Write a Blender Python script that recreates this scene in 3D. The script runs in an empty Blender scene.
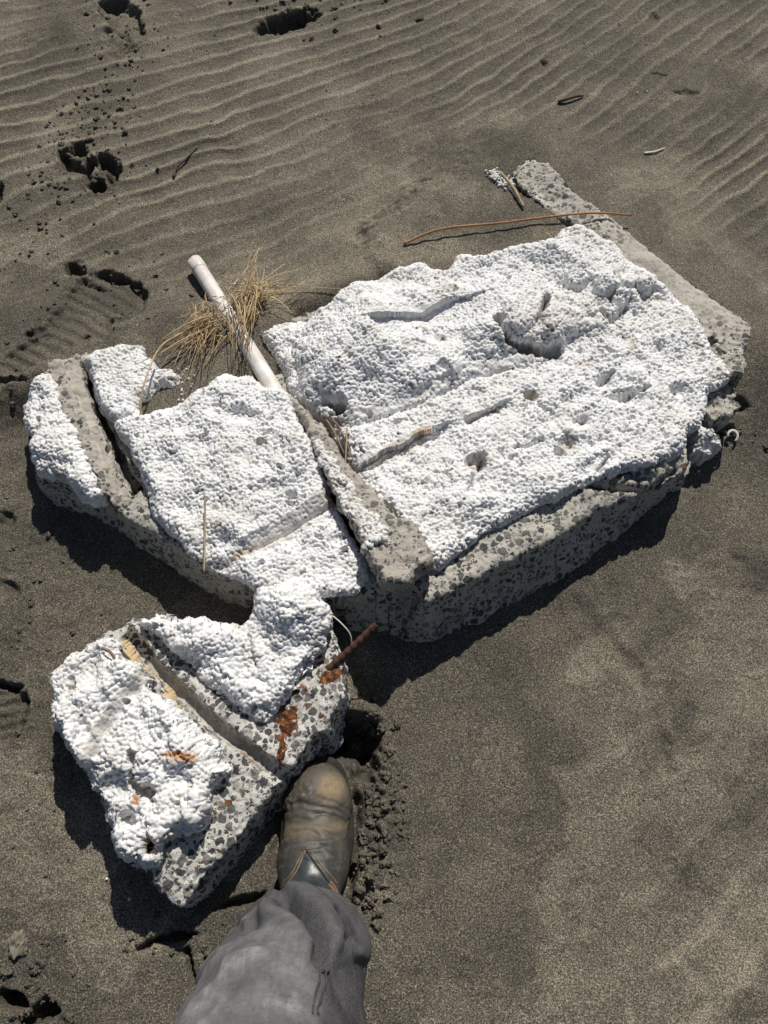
import bpy, math, random
import numpy as np
from mathutils import Vector

# ------------------------------------------------------------------ camera model
IW, IH, F, CZ, PITCH = 768, 1024, 770.0, 1.42, math.radians(66)
SP, CP = math.sin(PITCH), math.cos(PITCH)
scene = bpy.context.scene
COL = scene.collection
random.seed(4)
R = np.random.default_rng(11)

def on(px, py, a, b=0.0, c=0.0):
    """point of the plane z = a + b x + c y under a photo position"""
    u = (px - 384) / F; v = (py - 512) / F
    k = SP + v * CP; m = CP - v * SP
    t = (CZ - a) / (k + b * u + c * m)
    return np.array((u * t, m * t, CZ - k * t))

def pix(x, y, z):
    h = CZ - z
    d = y * CP + h * SP
    return 384 + F * x / d, 512 + F * (h * CP - y * SP) / d

# ------------------------------------------------------------------ noise
def _h(ix, iy, iz, s):
    n = (ix.astype(np.int64) * 374761393 + iy.astype(np.int64) * 668265263 + iz.astype(np.int64) * 2147483647 + s * 974634777) & 0xffffffff
    n = ((n ^ (n >> 13)) * 1274126177) & 0xffffffff
    n = ((n ^ (n >> 16)) * 2246822519) & 0xffffffff
    return ((n ^ (n >> 15)) & 0xffffff) / float(0xffffff)

def vn2(x, y, s=0):
    x0 = np.floor(x); y0 = np.floor(y); fx = x - x0; fy = y - y0
    fx = fx**3 * (fx * (fx * 6 - 15) + 10); fy = fy**3 * (fy * (fy * 6 - 15) + 10)
    z = np.zeros_like(x0)
    a = _h(x0, y0, z, s); b = _h(x0 + 1, y0, z, s); c = _h(x0, y0 + 1, z, s); d = _h(x0 + 1, y0 + 1, z, s)
    return (a + (b - a) * fx) * (1 - fy) + (c + (d - c) * fx) * fy

def fbm(x, y, o=4, s=0, g=.5):
    t = np.zeros_like(x); a = 1.0; n = 0
    for i in range(o):
        t += a * (vn2(x, y, s + i) - .5) * 2; n += a
        x, y = (x * 1.6 - y * 1.2) + 13.7, (x * 1.2 + y * 1.6) - 7.1
        a *= g
    return t / n * 1.5

def vn3(p, s=0):
    p = p @ np.array(((.6, .64, .48), (-.8, .48, .36), (0., -.6, .8)))
    i = np.floor(p); f = p - i; f = f**3 * (f * (f * 6 - 15) + 10)
    out = np.zeros(len(p))
    for dx in (0, 1):
        for dy in (0, 1):
            for dz in (0, 1):
                w = (f[:, 0] if dx else 1 - f[:, 0]) * (f[:, 1] if dy else 1 - f[:, 1]) * (f[:, 2] if dz else 1 - f[:, 2])
                out += w * _h(i[:, 0] + dx, i[:, 1] + dy, i[:, 2] + dz, s)
    return out * 2 - 1

def fbm3(p, o=3, s=0, g=.5):
    t = np.zeros(len(p)); a = 1.0
    for k in range(o):
        t += a * vn3(p, s + k); p = p * 2.03 + 5.3; a *= g
    return t

def worley3(p, s=0):
    """distance to the nearest jittered point and its random number"""
    p = p @ np.array(((.8536, -.2803, .4390), (.4854, .7393, -.4668), (-.1937, .6122, .7666)))
    i = np.floor(p)
    best = np.full(len(p), 9.0); rid = np.zeros(len(p))
    for dx in (-1, 0, 1):
        for dy in (-1, 0, 1):
            for dz in (-1, 0, 1):
                c = i + (dx, dy, dz)
                q = np.stack([_h(c[:, 0], c[:, 1], c[:, 2], s + k) for k in (1, 2, 3)], 1)
                d = np.sum((c + q - p)**2, 1)
                m = d < best
                best[m] = d[m]; rid[m] = q[m, 0]
    return np.sqrt(best), rid

def sst(a, b, x):
    t = np.clip((x - a) / (b - a), 0, 1); return t * t * (3 - 2 * t)

def lin(a, b, x): return np.clip((x - a) / (b - a), 0, 1)

def sdpoly(x, y, poly):
    """signed distance to a polygon, negative inside"""
    P = np.asarray(poly, float)[:, :2]
    d = np.full(x.shape, 1e9); ins = np.zeros(x.shape, bool)
    for (ax, ay), (bx, by) in zip(P, np.roll(P, -1, 0)):
        ex, ey = bx - ax, by - ay
        t = np.clip(((x - ax) * ex + (y - ay) * ey) / (ex * ex + ey * ey + 1e-12), 0, 1)
        d = np.minimum(d, (x - ax - ex * t)**2 + (y - ay - ey * t)**2)
        c = ((ay > y) != (by > y)) & (x < (bx - ax) * (y - ay) / (by - ay + 1e-12) + ax)
        ins ^= c
    d = np.sqrt(d)
    return np.where(ins, -d, d)

def sdline(x, y, pts):
    """distance to an open polyline and the side (+ = left of the direction of travel on screen)"""
    P = np.asarray(pts, float)[:, :2]
    d = np.full(np.shape(x), 1e9); side = np.zeros(np.shape(x)); par = np.zeros(np.shape(x))
    n = len(P) - 1
    for k in range(n):
        (ax, ay), (bx, by) = P[k], P[k + 1]
        ex, ey = bx - ax, by - ay
        t = np.clip(((x - ax) * ex + (y - ay) * ey) / (ex * ex + ey * ey + 1e-12), 0, 1)
        q = np.hypot(x - ax - ex * t, y - ay - ey * t)
        m = q < d
        d = np.where(m, q, d); side = np.where(m, np.sign(ex * (y - ay) - ey * (x - ax)), side); par = np.where(m, (k + t) / n, par)
    return d, side, par

def ell(x, y, cx, cy, rx, ry, deg=0):
    a = math.radians(deg); c, s = math.cos(a), math.sin(a)
    dx, dy = x - cx, y - cy
    return np.sqrt(((dx * c + dy * s) / rx)**2 + ((-dx * s + dy * c) / ry)**2)

# ------------------------------------------------------------------ object helpers
def thing(name, label, cat, loc=(0, 0, 0), group=None):
    o = bpy.data.objects.new(name, None); COL.objects.link(o)
    o.empty_display_size = .1
    o.location = loc; o['label'] = label; o['category'] = cat
    if group: o['group'] = group
    return o

def tag(o, label=None, cat=None, group=None, kind=None):
    if label: o['label'] = label
    if cat: o['category'] = cat
    if group: o['group'] = group
    if kind: o['kind'] = kind
    return o

def mesh_np(name, co, quads, mat, parent=None, attrs=None, tris=None, smooth=True, displace=None, origin=None):
    me = bpy.data.meshes.new(name)
    co = np.asarray(co, np.float64)
    quads = np.zeros((0, 4), np.int64) if quads is None else np.asarray(quads)
    tris = np.zeros((0, 3), np.int64) if tris is None else np.asarray(tris)
    nq, nt = len(quads), len(tris)
    me.vertices.add(len(co)); me.loops.add(nq * 4 + nt * 3); me.polygons.add(nq + nt)
    me.vertices.foreach_set('co', co.astype(np.float32).ravel())
    me.loops.foreach_set('vertex_index', np.concatenate([quads.ravel(), tris.ravel()]).astype(np.int32))
    me.polygons.foreach_set('loop_start', np.concatenate([np.arange(nq) * 4, nq * 4 + np.arange(nt) * 3]).astype(np.int32))
    me.polygons.foreach_set('use_smooth', np.full(nq + nt, smooth))
    me.update(calc_edges=True)
    if displace:
        nn = np.empty(len(co) * 3, np.float32); me.vertex_normals.foreach_get('vector', nn)
        co, extra = displace(co, nn.reshape(-1, 3).astype(np.float64))
        if extra: attrs = {**(attrs or {}), **extra}
    org = np.array(parent.location if parent and parent.type == 'EMPTY' else (origin if origin is not None else (0, 0, 0)))
    if parent is not None and parent.type != 'EMPTY' and parent.parent is not None:
        org = np.array(parent.parent.location)
    me.vertices.foreach_set('co', (co - org).astype(np.float32).ravel())
    for k, v in (attrs or {}).items():
        a = me.attributes.new(k, 'FLOAT', 'POINT'); a.data.foreach_set('value', np.asarray(v, np.float32))
    me.update(); me.validate()
    me.materials.append(mat)
    o = bpy.data.objects.new(name, me); COL.objects.link(o)
    if parent is not None: o.parent = parent
    elif origin is not None: o.location = origin
    return o

def relief(name, poly, plane, off, mat, parent, top, res=.0014, warp=(.003, 60), zbot=0.0, rows=None, flare=None,
           displace=None, attr=None, seed=0, edge=None, bot=None, bulge=0.0):
    """a raised piece: outline traced on the plane, a top height field, real side walls"""
    a, b, c = plane
    P = np.array([on(px, py, a + off, b, c) for px, py in poly])
    lo = P[:, :2].min(0) - .02; hi = P[:, :2].max(0) + .02
    xs = np.arange(lo[0], hi[0], res); ys = np.arange(lo[1], hi[1], res)
    X, Y = np.meshgrid(xs, ys, indexing='ij')
    wx = fbm(X * warp[1], Y * warp[1], 3, seed + 50) * warp[0]; wy = fbm(X * warp[1], Y * warp[1], 3, seed + 70) * warp[0]
    S = sdpoly(X + wx, Y + wy, P)
    base = a + b * X + c * Y
    PX, PY = pix(X, Y, base + off)
    Z = base + top(PX, PY, S, X, Y)
    ins = S < 0
    q = ins[:-1, :-1] & ins[1:, :-1] & ins[1:, 1:] & ins[:-1, 1:]
    idx = np.arange(X.size).reshape(X.shape)
    Q = np.stack([idx[:-1, :-1][q], idx[1:, :-1][q], idx[1:, 1:][q], idx[:-1, 1:][q]], 1)
    used = np.unique(Q); remap = -np.ones(X.size, np.int64); remap[used] = np.arange(len(used))
    Q = remap[Q]
    gx, gy = np.gradient(S, res)
    for _ in range(3):
        gx = (gx + np.roll(gx, 1, 0) + np.roll(gx, -1, 0) + np.roll(gx, 1, 1) + np.roll(gx, -1, 1)) / 5
        gy = (gy + np.roll(gy, 1, 0) + np.roll(gy, -1, 0) + np.roll(gy, 1, 1) + np.roll(gy, -1, 1)) / 5
    gl = np.hypot(gx, gy) + 1e-9; gx /= gl; gy /= gl
    f = lambda A: A.ravel()[used]
    x, y, z, s, nx, ny = f(X), f(Y), f(Z), f(S), f(gx), f(gy)
    ppx, ppy = f(PX), f(PY)
    E = np.concatenate([Q[:, [0, 1]], Q[:, [1, 2]], Q[:, [2, 3]], Q[:, [3, 0]]])
    n = len(used)
    key = E.min(1) * n + E.max(1)
    u, inv, cnt = np.unique(key, return_inverse=True, return_counts=True)
    be = E[cnt[inv] == 1]
    bv = np.unique(be)
    sn = np.clip(-s[bv], 0, res * 1.5)
    x[bv] += nx[bv] * sn; y[bv] += ny[bv] * sn
    zb = np.broadcast_to(np.asarray(bot(x[bv], y[bv]) if bot else zbot, float), z[bv].shape)
    rows = rows or 6
    co = [np.stack([x, y, z], 1)]
    idm = -np.ones(n, np.int64); idm[bv] = np.arange(len(bv))
    quads = [Q]
    prev = bv.copy(); start = n
    side_t = [np.zeros(n)]
    pxs, pys = [ppx], [ppy]
    for k in range(1, rows + 1):
        t = k / rows
        fl = flare(ppx[bv], ppy[bv], t) if flare else 0.0
        fl = fl + bulge * math.sin(t * math.pi)
        zz = z[bv] + (np.minimum(zb, z[bv] - .001) - z[bv]) * t
        co.append(np.stack([x[bv] + nx[bv] * fl, y[bv] + ny[bv] * fl, zz], 1))
        cur = start + np.arange(len(bv)); start += len(bv)
        ia, ib = idm[be[:, 0]], idm[be[:, 1]]
        quads.append(np.stack([prev[ib], prev[ia], cur[ia], cur[ib]], 1))
        prev = cur; side_t.append(np.full(len(bv), t)); pxs.append(ppx[bv]); pys.append(ppy[bv])
    co = np.concatenate(co); quads = np.concatenate(quads)
    at = {'side': np.concatenate(side_t)}
    PXv, PYv = np.concatenate(pxs), np.concatenate(pys)
    if attr:
        for k, v in attr(PXv, PYv, co).items(): at[k] = v
    dsp = (lambda C, N: displace(C, N, PXv, PYv, at)) if displace else None
    return mesh_np(name, co, quads, mat, parent, at, displace=dsp)

class MB:
    """collects tubes and blobs into one mesh"""
    def __init__(self): self.v = []; self.q = []; self.t = []; self.n = 0
    def add(self, v, q=None, t=None):
        v = np.asarray(v, float); self.v.append(v)
        if q is not None and len(q): self.q.append(np.asarray(q) + self.n)
        if t is not None and len(t): self.t.append(np.asarray(t) + self.n)
        self.n += len(v)
    def tube(self, pts, rad, seg=6, flat=1.0):
        P = np.asarray(pts, float); n = len(P); rad = np.broadcast_to(np.asarray(rad, float), (n,))
        T = np.gradient(P, axis=0); T /= np.linalg.norm(T, axis=1)[:, None] + 1e-12
        ref = np.array((0, 0, 1.0)) if abs(T[0, 2]) < .9 else np.array((1.0, 0, 0))
        V = []
        for i in range(n):
            s = np.cross(T[i], ref); s /= np.linalg.norm(s) + 1e-12; w = np.cross(s, T[i])
            for k in range(seg):
                a = 2 * math.pi * k / seg
                V.append(P[i] + rad[i] * (math.cos(a) * s + flat * math.sin(a) * w))
        Q = [(i * seg + k, i * seg + (k + 1) % seg, (i + 1) * seg + (k + 1) % seg, (i + 1) * seg + k) for i in range(n - 1) for k in range(seg)]
        V.append(P[0]); V.append(P[-1]); m = n * seg
        Tt = [(m, (k + 1) % seg, k) for k in range(seg)] + [(m + 1, (n - 1) * seg + k, (n - 1) * seg + (k + 1) % seg) for k in range(seg)]
        self.add(V, Q, Tt)
    def blob(self, c, r, seed, rough=.35, sub=1, sq=(1, 1, 1)):
        v, t = ICO[sub]
        d = 1 + rough * fbm3(v * 1.7 + seed * 7.31, 2, 3)
        self.add(np.asarray(c) + v * d[:, None] * r * np.asarray(sq), None, t)
    def build(self, name, mat, parent=None, smooth=True, origin=None, attrs=None):
        v = np.concatenate(self.v)
        q = np.concatenate(self.q) if self.q else None; t = np.concatenate(self.t) if self.t else None
        return mesh_np(name, v, q, mat, parent, attrs, t, smooth, origin=origin)

def _ico(n):
    import bmesh
    bm = bmesh.new(); bmesh.ops.create_icosphere(bm, subdivisions=n, radius=1)
    v = np.array([p.co[:] for p in bm.verts]); bm.verts.index_update()
    t = np.array([[q.index for q in f.verts] for f in bm.faces]); bm.free()
    return v, t
ICO = {i: _ico(i + 1) for i in range(4)}

def surface_net(fn, lo, hi, h):
    """mesh of the zero level of fn(X,Y,Z)"""
    ax = [np.arange(lo[k], hi[k] + h, h) for k in range(3)]
    X, Y, Z = np.meshgrid(*ax, indexing='ij')
    V = fn(X, Y, Z); ins = V < 0
    n = [len(a) for a in ax]
    c = np.zeros((n[0] - 1, n[1] - 1, n[2] - 1), int); acc = np.zeros(c.shape + (3,)); cnt = np.zeros(c.shape)
    sl = lambda o: tuple(slice(o[k], n[k] - 1 + o[k]) for k in range(3))
    corners = [(i, j, k) for i in (0, 1) for j in (0, 1) for k in (0, 1)]
    for o in corners: c += ins[sl(o)]
    mix = (c > 0) & (c < 8)
    for o in corners:
        for d in range(3):
            if o[d]: continue
            o2 = list(o); o2[d] = 1
            a, b = V[sl(o)], V[sl(tuple(o2))]
            m = (a < 0) != (b < 0)
            t = np.where(m, a / np.where(m, a - b, 1), 0)
            for e in range(3): acc[..., e] += np.where(m, o[e] + (t if e == d else 0), 0)
            cnt += m
    ids = -np.ones(c.shape, int); ids[mix] = np.arange(mix.sum())
    ijk = np.argwhere(mix)
    co = np.array(lo) + (ijk + acc[mix] / cnt[mix][:, None]) * h
    quads = []
    for d in range(3):
        a = [slice(1, -1)] * 3; a[d] = slice(0, -1); b = list(a); b[d] = slice(1, None)
        e, f_ = (d + 1) % 3, (d + 2) % 3
        A = ins[tuple(slice(0, n[k] - 1) if k == d else slice(1, n[k] - 1) for k in range(3))]
        B = ins[tuple(slice(1, n[k]) if k == d else slice(1, n[k] - 1) for k in range(3))]
        def cell(oe, of):
            s = [None] * 3; s[d] = slice(0, n[d] - 1)
            s[e] = slice(1 + oe, n[e] - 1 + oe); s[f_] = slice(1 + of, n[f_] - 1 + of)
            return ids[tuple(s)]
        q = np.stack([cell(-1, -1), cell(0, -1), cell(0, 0), cell(-1, 0)], -1)
        m = A & ~B; quads.append(q[m]); m = ~A & B; quads.append(q[m][:, ::-1])
    return co, np.concatenate(quads)

# ------------------------------------------------------------------ materials
def new_mat(name, rough=.85, spec=.3):
    m = bpy.data.materials.new(name); m.use_nodes = True
    nt = m.node_tree; b = nt.nodes['Principled BSDF']
    b.inputs['Roughness'].default_value = rough; b.inputs['Specular IOR Level'].default_value = spec
    return m, nt, b

class G:
    """tiny node graph helper"""
    def __init__(s, nt): s.nt = nt; s.tc = nt.nodes.new('ShaderNodeTexCoord').outputs['Object']
    def _in(s, sock, v):
        if hasattr(v, 'is_output'): s.nt.links.new(v, sock)
        elif v is not None:
            sock.default_value = (tuple(v) + (1,))[:4] if isinstance(v, (tuple, list)) and sock.type == 'RGBA' else v
    def noise(s, scale, detail=3, rough=.6, out='Fac', vec=None, dist=0):
        n = s.nt.nodes.new('ShaderNodeTexNoise'); n.inputs['Scale'].default_value = scale; n.inputs['Detail'].default_value = detail
        n.inputs['Roughness'].default_value = rough; n.inputs['Distortion'].default_value = dist
        s._in(n.inputs['Vector'], vec or s.tc); return n.outputs[out]
    def vor(s, scale, out='Distance', feature='F1', vec=None, rnd=1.0):
        n = s.nt.nodes.new('ShaderNodeTexVoronoi'); n.feature = feature; n.inputs['Scale'].default_value = scale
        n.inputs['Randomness'].default_value = rnd
        s._in(n.inputs['Vector'], vec or s.tc); return n.outputs[out]
    def math(s, op, a, b=None, c=None, clamp=False):
        n = s.nt.nodes.new('ShaderNodeMath'); n.operation = op; n.use_clamp = clamp
        for k, v in enumerate((a, b, c)):
            if v is not None: s._in(n.inputs[k], v)
        return n.outputs[0]
    def mr(s, v, a, b, c=0.0, d=1.0):
        n = s.nt.nodes.new('ShaderNodeMapRange'); n.interpolation_type = 'SMOOTHSTEP'
        s._in(n.inputs[0], v)
        for k, q in zip((1, 2, 3, 4), (a, b, c, d)): n.inputs[k].default_value = q
        return n.outputs[0]
    def mix(s, f, a, b, mode='MIX'):
        n = s.nt.nodes.new('ShaderNodeMix'); n.data_type = 'RGBA'; n.blend_type = mode
        s._in(n.inputs[0], f); s._in(n.inputs[6], a); s._in(n.inputs[7], b); return n.outputs[2]
    def ramp(s, v, stops, const=False):
        n = s.nt.nodes.new('ShaderNodeValToRGB'); e = n.color_ramp.elements
        if const: n.color_ramp.interpolation = 'CONSTANT'
        while len(e) < len(stops): e.new(.5)
        for q, (p, c) in zip(e, stops): q.position = p; q.color = tuple(c) + (1,)
        s._in(n.inputs[0], v); return n.outputs[0]
    def attr(s, name):
        n = s.nt.nodes.new('ShaderNodeAttribute'); n.attribute_name = name; return n.outputs['Fac']
    def sep(s, v, k):
        n = s.nt.nodes.new('ShaderNodeSeparateColor'); s._in(n.inputs[0], v); return n.outputs[k]
    def scale(s, k):
        n = s.nt.nodes.new('ShaderNodeMapping'); n.inputs['Scale'].default_value = k; s._in(n.inputs['Vector'], s.tc); return n.outputs[0]
    def bump(s, h, strength, dist, prev=None):
        n = s.nt.nodes.new('ShaderNodeBump'); n.inputs['Strength'].default_value = strength; n.inputs['Distance'].default_value = dist
        s._in(n.inputs['Height'], h)
        if prev is not None: s._in(n.inputs['Normal'], prev)
        return n.outputs[0]
    def out(s, b, name, v): s._in(b.inputs[name], v)

def sand_mat():
    m, nt, b = new_mat('dark_sand', .9, .25); g = G(nt)
    n1 = g.noise(360, 2, .75); n2 = g.noise(850, 1, .6); n3 = g.noise(5, 4, .6); n4 = g.noise(45, 3, .65)
    grain = g.math('ADD', g.math('MULTIPLY', n1, .55), g.math('MULTIPLY', n2, .45))
    crest = g.attr('crest')
    grain = g.math('MULTIPLY_ADD', g.math('SUBTRACT', grain, .5), 1.7, .5)
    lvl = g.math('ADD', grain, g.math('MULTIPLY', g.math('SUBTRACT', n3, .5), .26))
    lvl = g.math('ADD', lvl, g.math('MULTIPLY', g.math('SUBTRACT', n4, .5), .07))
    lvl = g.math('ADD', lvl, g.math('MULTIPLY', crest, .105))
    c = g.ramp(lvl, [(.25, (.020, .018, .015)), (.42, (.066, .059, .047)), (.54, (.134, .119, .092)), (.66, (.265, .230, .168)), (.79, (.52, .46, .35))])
    damp = g.attr('damp')
    c = g.mix(g.math('MULTIPLY', damp, .55), c, (.045, .042, .036))
    g.out(b, 'Base Color', c)
    nb = g.bump(g.math('ADD', n1, g.math('MULTIPLY', n4, 1.2)), .55, .0016)
    g.out(b, 'Normal', nb)
    return m

def foam_mat():
    m, nt, b = new_mat('white_bead_foam', .75, .3); g = G(nt)
    n = g.noise(9, 4, .6); n2 = g.noise(60, 3, .7)
    c = g.mix(g.mr(n, .42, .75, 0, .5), (.80, .80, .80), (.60, .58, .53))
    bead = g.sep(g.vor(165, 'Color'), 0)
    c = g.mix(g.mr(bead, .80, 1.0, 0, .35), c, (.66, .62, .54))
    vs = g.vor(52); vc = g.sep(g.vor(52, 'Color'), 0)
    c = g.mix(g.math('MULTIPLY', g.mr(vs, .20, .10), g.math('GREATER_THAN', vc, .80)), c, (.16, .115, .075))
    c = g.mix(g.math('MULTIPLY', g.mr(g.noise(24, 4, .7), .56, .70), .38), c, (.47, .41, .31))
    d = g.attr('dirt_shade')  # brown stains, plus shade painted into the foam hollows
    dd = g.math('MULTIPLY', d, g.mr(n2, .36, .62, .25, 1.0), clamp=True)
    c = g.mix(dd, c, g.mix(g.noise(40, 2), (.22, .16, .10), (.50, .40, .27)))
    r = g.attr('rust')
    rr = g.math('MULTIPLY', r, g.mr(g.noise(120, 3), .3, .6, .4, 1), clamp=True)
    c = g.mix(rr, c, (.62, .27, .06))
    g.out(b, 'Base Color', c)
    bm = g.math('MULTIPLY', g.vor(300), -1.0)
    nb = g.bump(bm, .35, .0012); nb = g.bump(g.noise(900, 2), .15, .0006, nb)
    g.out(b, 'Normal', nb)
    return m

def concrete_mat(name, paste=(.53, .50, .44), agg=1.0, stone=.48):
    m, nt, b = new_mat(name, .88, .25); g = G(nt)
    wob = g.noise(90, 2, .5, 'Color')
    vm = nt.nodes.new('ShaderNodeVectorMath'); vm.operation = 'MULTIPLY_ADD'
    nt.links.new(wob, vm.inputs[0]); vm.inputs[1].default_value = (.008,) * 3; nt.links.new(g.tc, vm.inputs[2]); v = vm.outputs[0]
    stones = None; hts = None
    n_lo = g.noise(14, 4, .65); n_hi = g.noise(320, 3, .7)
    col = g.mix(g.mr(n_lo, .3, .75), paste, tuple(q * .74 for q in paste))
    col = g.mix(g.mr(n_hi, .45, .8, 0, .6), col, tuple(q * .5 for q in paste))
    h = n_hi
    for sc, thr, lim in ((215, .18, .12), (122, .40, .09), (64, stone, .08)):
        d = g.vor(sc, 'Distance', feature='DISTANCE_TO_EDGE', vec=v); f1 = g.vor(sc, 'Distance', vec=v); cc = g.vor(sc, 'Color', vec=v)
        rnd = g.sep(cc, 0)
        mk = g.math('MULTIPLY', g.math('MULTIPLY', g.mr(d, lim, lim + .05), g.mr(f1, .56, .48)), g.math('GREATER_THAN', rnd, 1 - thr * agg))
        sc_ = g.ramp(g.sep(cc, 1), [(0, (.075, .077, .08)), (.30, (.125, .125, .12)), (.55, (.17, .165, .155)), (.74, (.25, .235, .21)), (.88, (.20, .13, .09)), (.95, (.42, .40, .37))], True)
        sc_ = g.mix(g.mr(n_hi, .35, .7, 0, .35), sc_, (.07, .07, .07))
        col = g.mix(mk, col, sc_)
        h = g.math('ADD', h, g.math('MULTIPLY', mk, .5 * 66 / sc))
    d = g.attr('rust')
    rn = g.noise(70, 4, .65)
    rr = g.math('MULTIPLY', g.mr(g.math('ADD', d, g.math('MULTIPLY', g.math('SUBTRACT', rn, .5), 2.4)), .46, .62), g.mr(d, .02, .12), clamp=True)
    rr = g.math('MAXIMUM', rr, g.math('MULTIPLY', g.math('MULTIPLY', d, g.mr(rn, .35, .65)), .7))
    col = g.mix(rr, col, g.ramp(g.noise(110, 3, .7), [(.40, (.040, .021, .014)), (.55, (.15, .055, .022)), (.70, (.42, .17, .06))]))
    pl = g.attr('plain')
    col = g.mix(pl, col, g.mix(g.mr(n_lo, .35, .7), (.52, .48, .42), (.38, .34, .29)))
    g.out(b, 'Base Color', col)
    g.out(b, 'Normal', g.bump(h, .8, .0026))
    return m

M_SAND = sand_mat(); M_FOAM = foam_mat()
M_CONC = concrete_mat('aggregate_concrete'); M_CHUNK = concrete_mat('pebbly_concrete', (.66, .64, .59), 1.2, .62)
M_RIB = concrete_mat('smooth_concrete', (.48, .44, .38), .75, .4)

def simple_mat(name, c1, c2, scale=60, rough=.7, spec=.3, bump=.3, bd=.001, stretch=None):
    m, nt, b = new_mat(name, rough, spec); g = G(nt)
    v = g.scale(stretch) if stretch else None
    n = g.noise(scale, 4, .65, vec=v)
    g.out(b, 'Base Color', g.mix(g.mr(n, .3, .7), c1, c2)); g.out(b, 'Normal', g.bump(n, bump, bd)); return m
M_PIPE = simple_mat('white_plastic', (.82, .80, .77), (.64, .58, .52), 34, .42, .5, .1, .001, (1, 1, .4))
M_STRAW = simple_mat('dry_straw', (.55, .42, .25), (.40, .28, .15), 38, .7, .3, .2)
def _tone():
    nt = M_STRAW.node_tree; b = nt.nodes['Principled BSDF']; g = G(nt); src = b.inputs['Base Color'].links[0].from_socket
    g.out(b, 'Base Color', g.mix(1.0, src, g.ramp(g.attr('tone'), [(0, (.45, .38, .32)), (.5, (1, 1, 1)), (1, (1.35, 1.35, 1.3))]), 'MULTIPLY'))
_tone()
M_ROOT = simple_mat('dead_root', (.34, .24, .16), (.20, .13, .085), 60, .8)
M_REED = simple_mat('orange_reed', (.42, .21, .08), (.27, .125, .05), 30, .6, .35)
M_TWIG = simple_mat('dark_twig', (.06, .045, .035), (.12, .09, .065), 90, .85)
M_TAN = simple_mat('tan_stick', (.50, .38, .24), (.33, .24, .15), 60, .7)
M_PALE = simple_mat('bleached_sliver', (.72, .66, .55), (.55, .49, .40), 80, .6)
M_RUST = simple_mat('rusty_steel', (.045, .024, .020), (.12, .055, .036), 130, .85, .3, .6, .002)
M_WOOD = simple_mat('tan_paste', (.60, .43, .21), (.44, .36, .24), 55, .8, .3, .5, .002)
M_CLOD = simple_mat('pale_clod', (.26, .23, .175), (.17, .15, .115), 120, .9, .2, .5, .002)
M_SHELL = simple_mat('white_shell', (.80, .78, .73), (.65, .60, .52), 60, .45)
M_BEAD = simple_mat('loose_white_bead', (.84, .84, .84), (.76, .74, .70), 60, .7)

# ------------------------------------------------------------------ the planes the two pieces of concrete lie in
SLAB = (.121 + .41 * .080, .02, -.080)
CHUNK = (.104, .03, .0)
def plane_z(pl, x, y): return pl[0] + pl[1] * x + pl[2] * y

SLAB_OUT = [(528, 158), (548, 163), (566, 182), (592, 206), (622, 226), (662, 262), (700, 288), (748, 323), (750, 334), (745, 348), (748, 366), (739, 380), (741, 402),
            (722, 416), (702, 440), (699, 462), (672, 476), (640, 489), (600, 508), (560, 533), (500, 563), (446, 591), (428, 600),
            (418, 592), (395, 588), (352, 590), (330, 592), (275, 584), (240, 582), (208, 566), (170, 543), (140, 524), (105, 500), (60, 482), (36, 470), (30, 448), (23, 405),
            (48, 368), (80, 352), (130, 350), (160, 372), (200, 370), (260, 330), (345, 298), (450, 274), (560, 236), (575, 226), (552, 212), (518, 184), (513, 174)]

# ------------------------------------------------------------------ the sand
def graded(lo, hi, step, far):
    core = list(np.arange(lo, hi, step))
    up, x, s = [], core[-1], step
    while x < far: s *= 1.25; x += s; up.append(x)
    dn, x, s = [], core[0], step
    while x > -far: s *= 1.25; x -= s; dn.append(x)
    return np.array(dn[::-1] + core + up)

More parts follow.
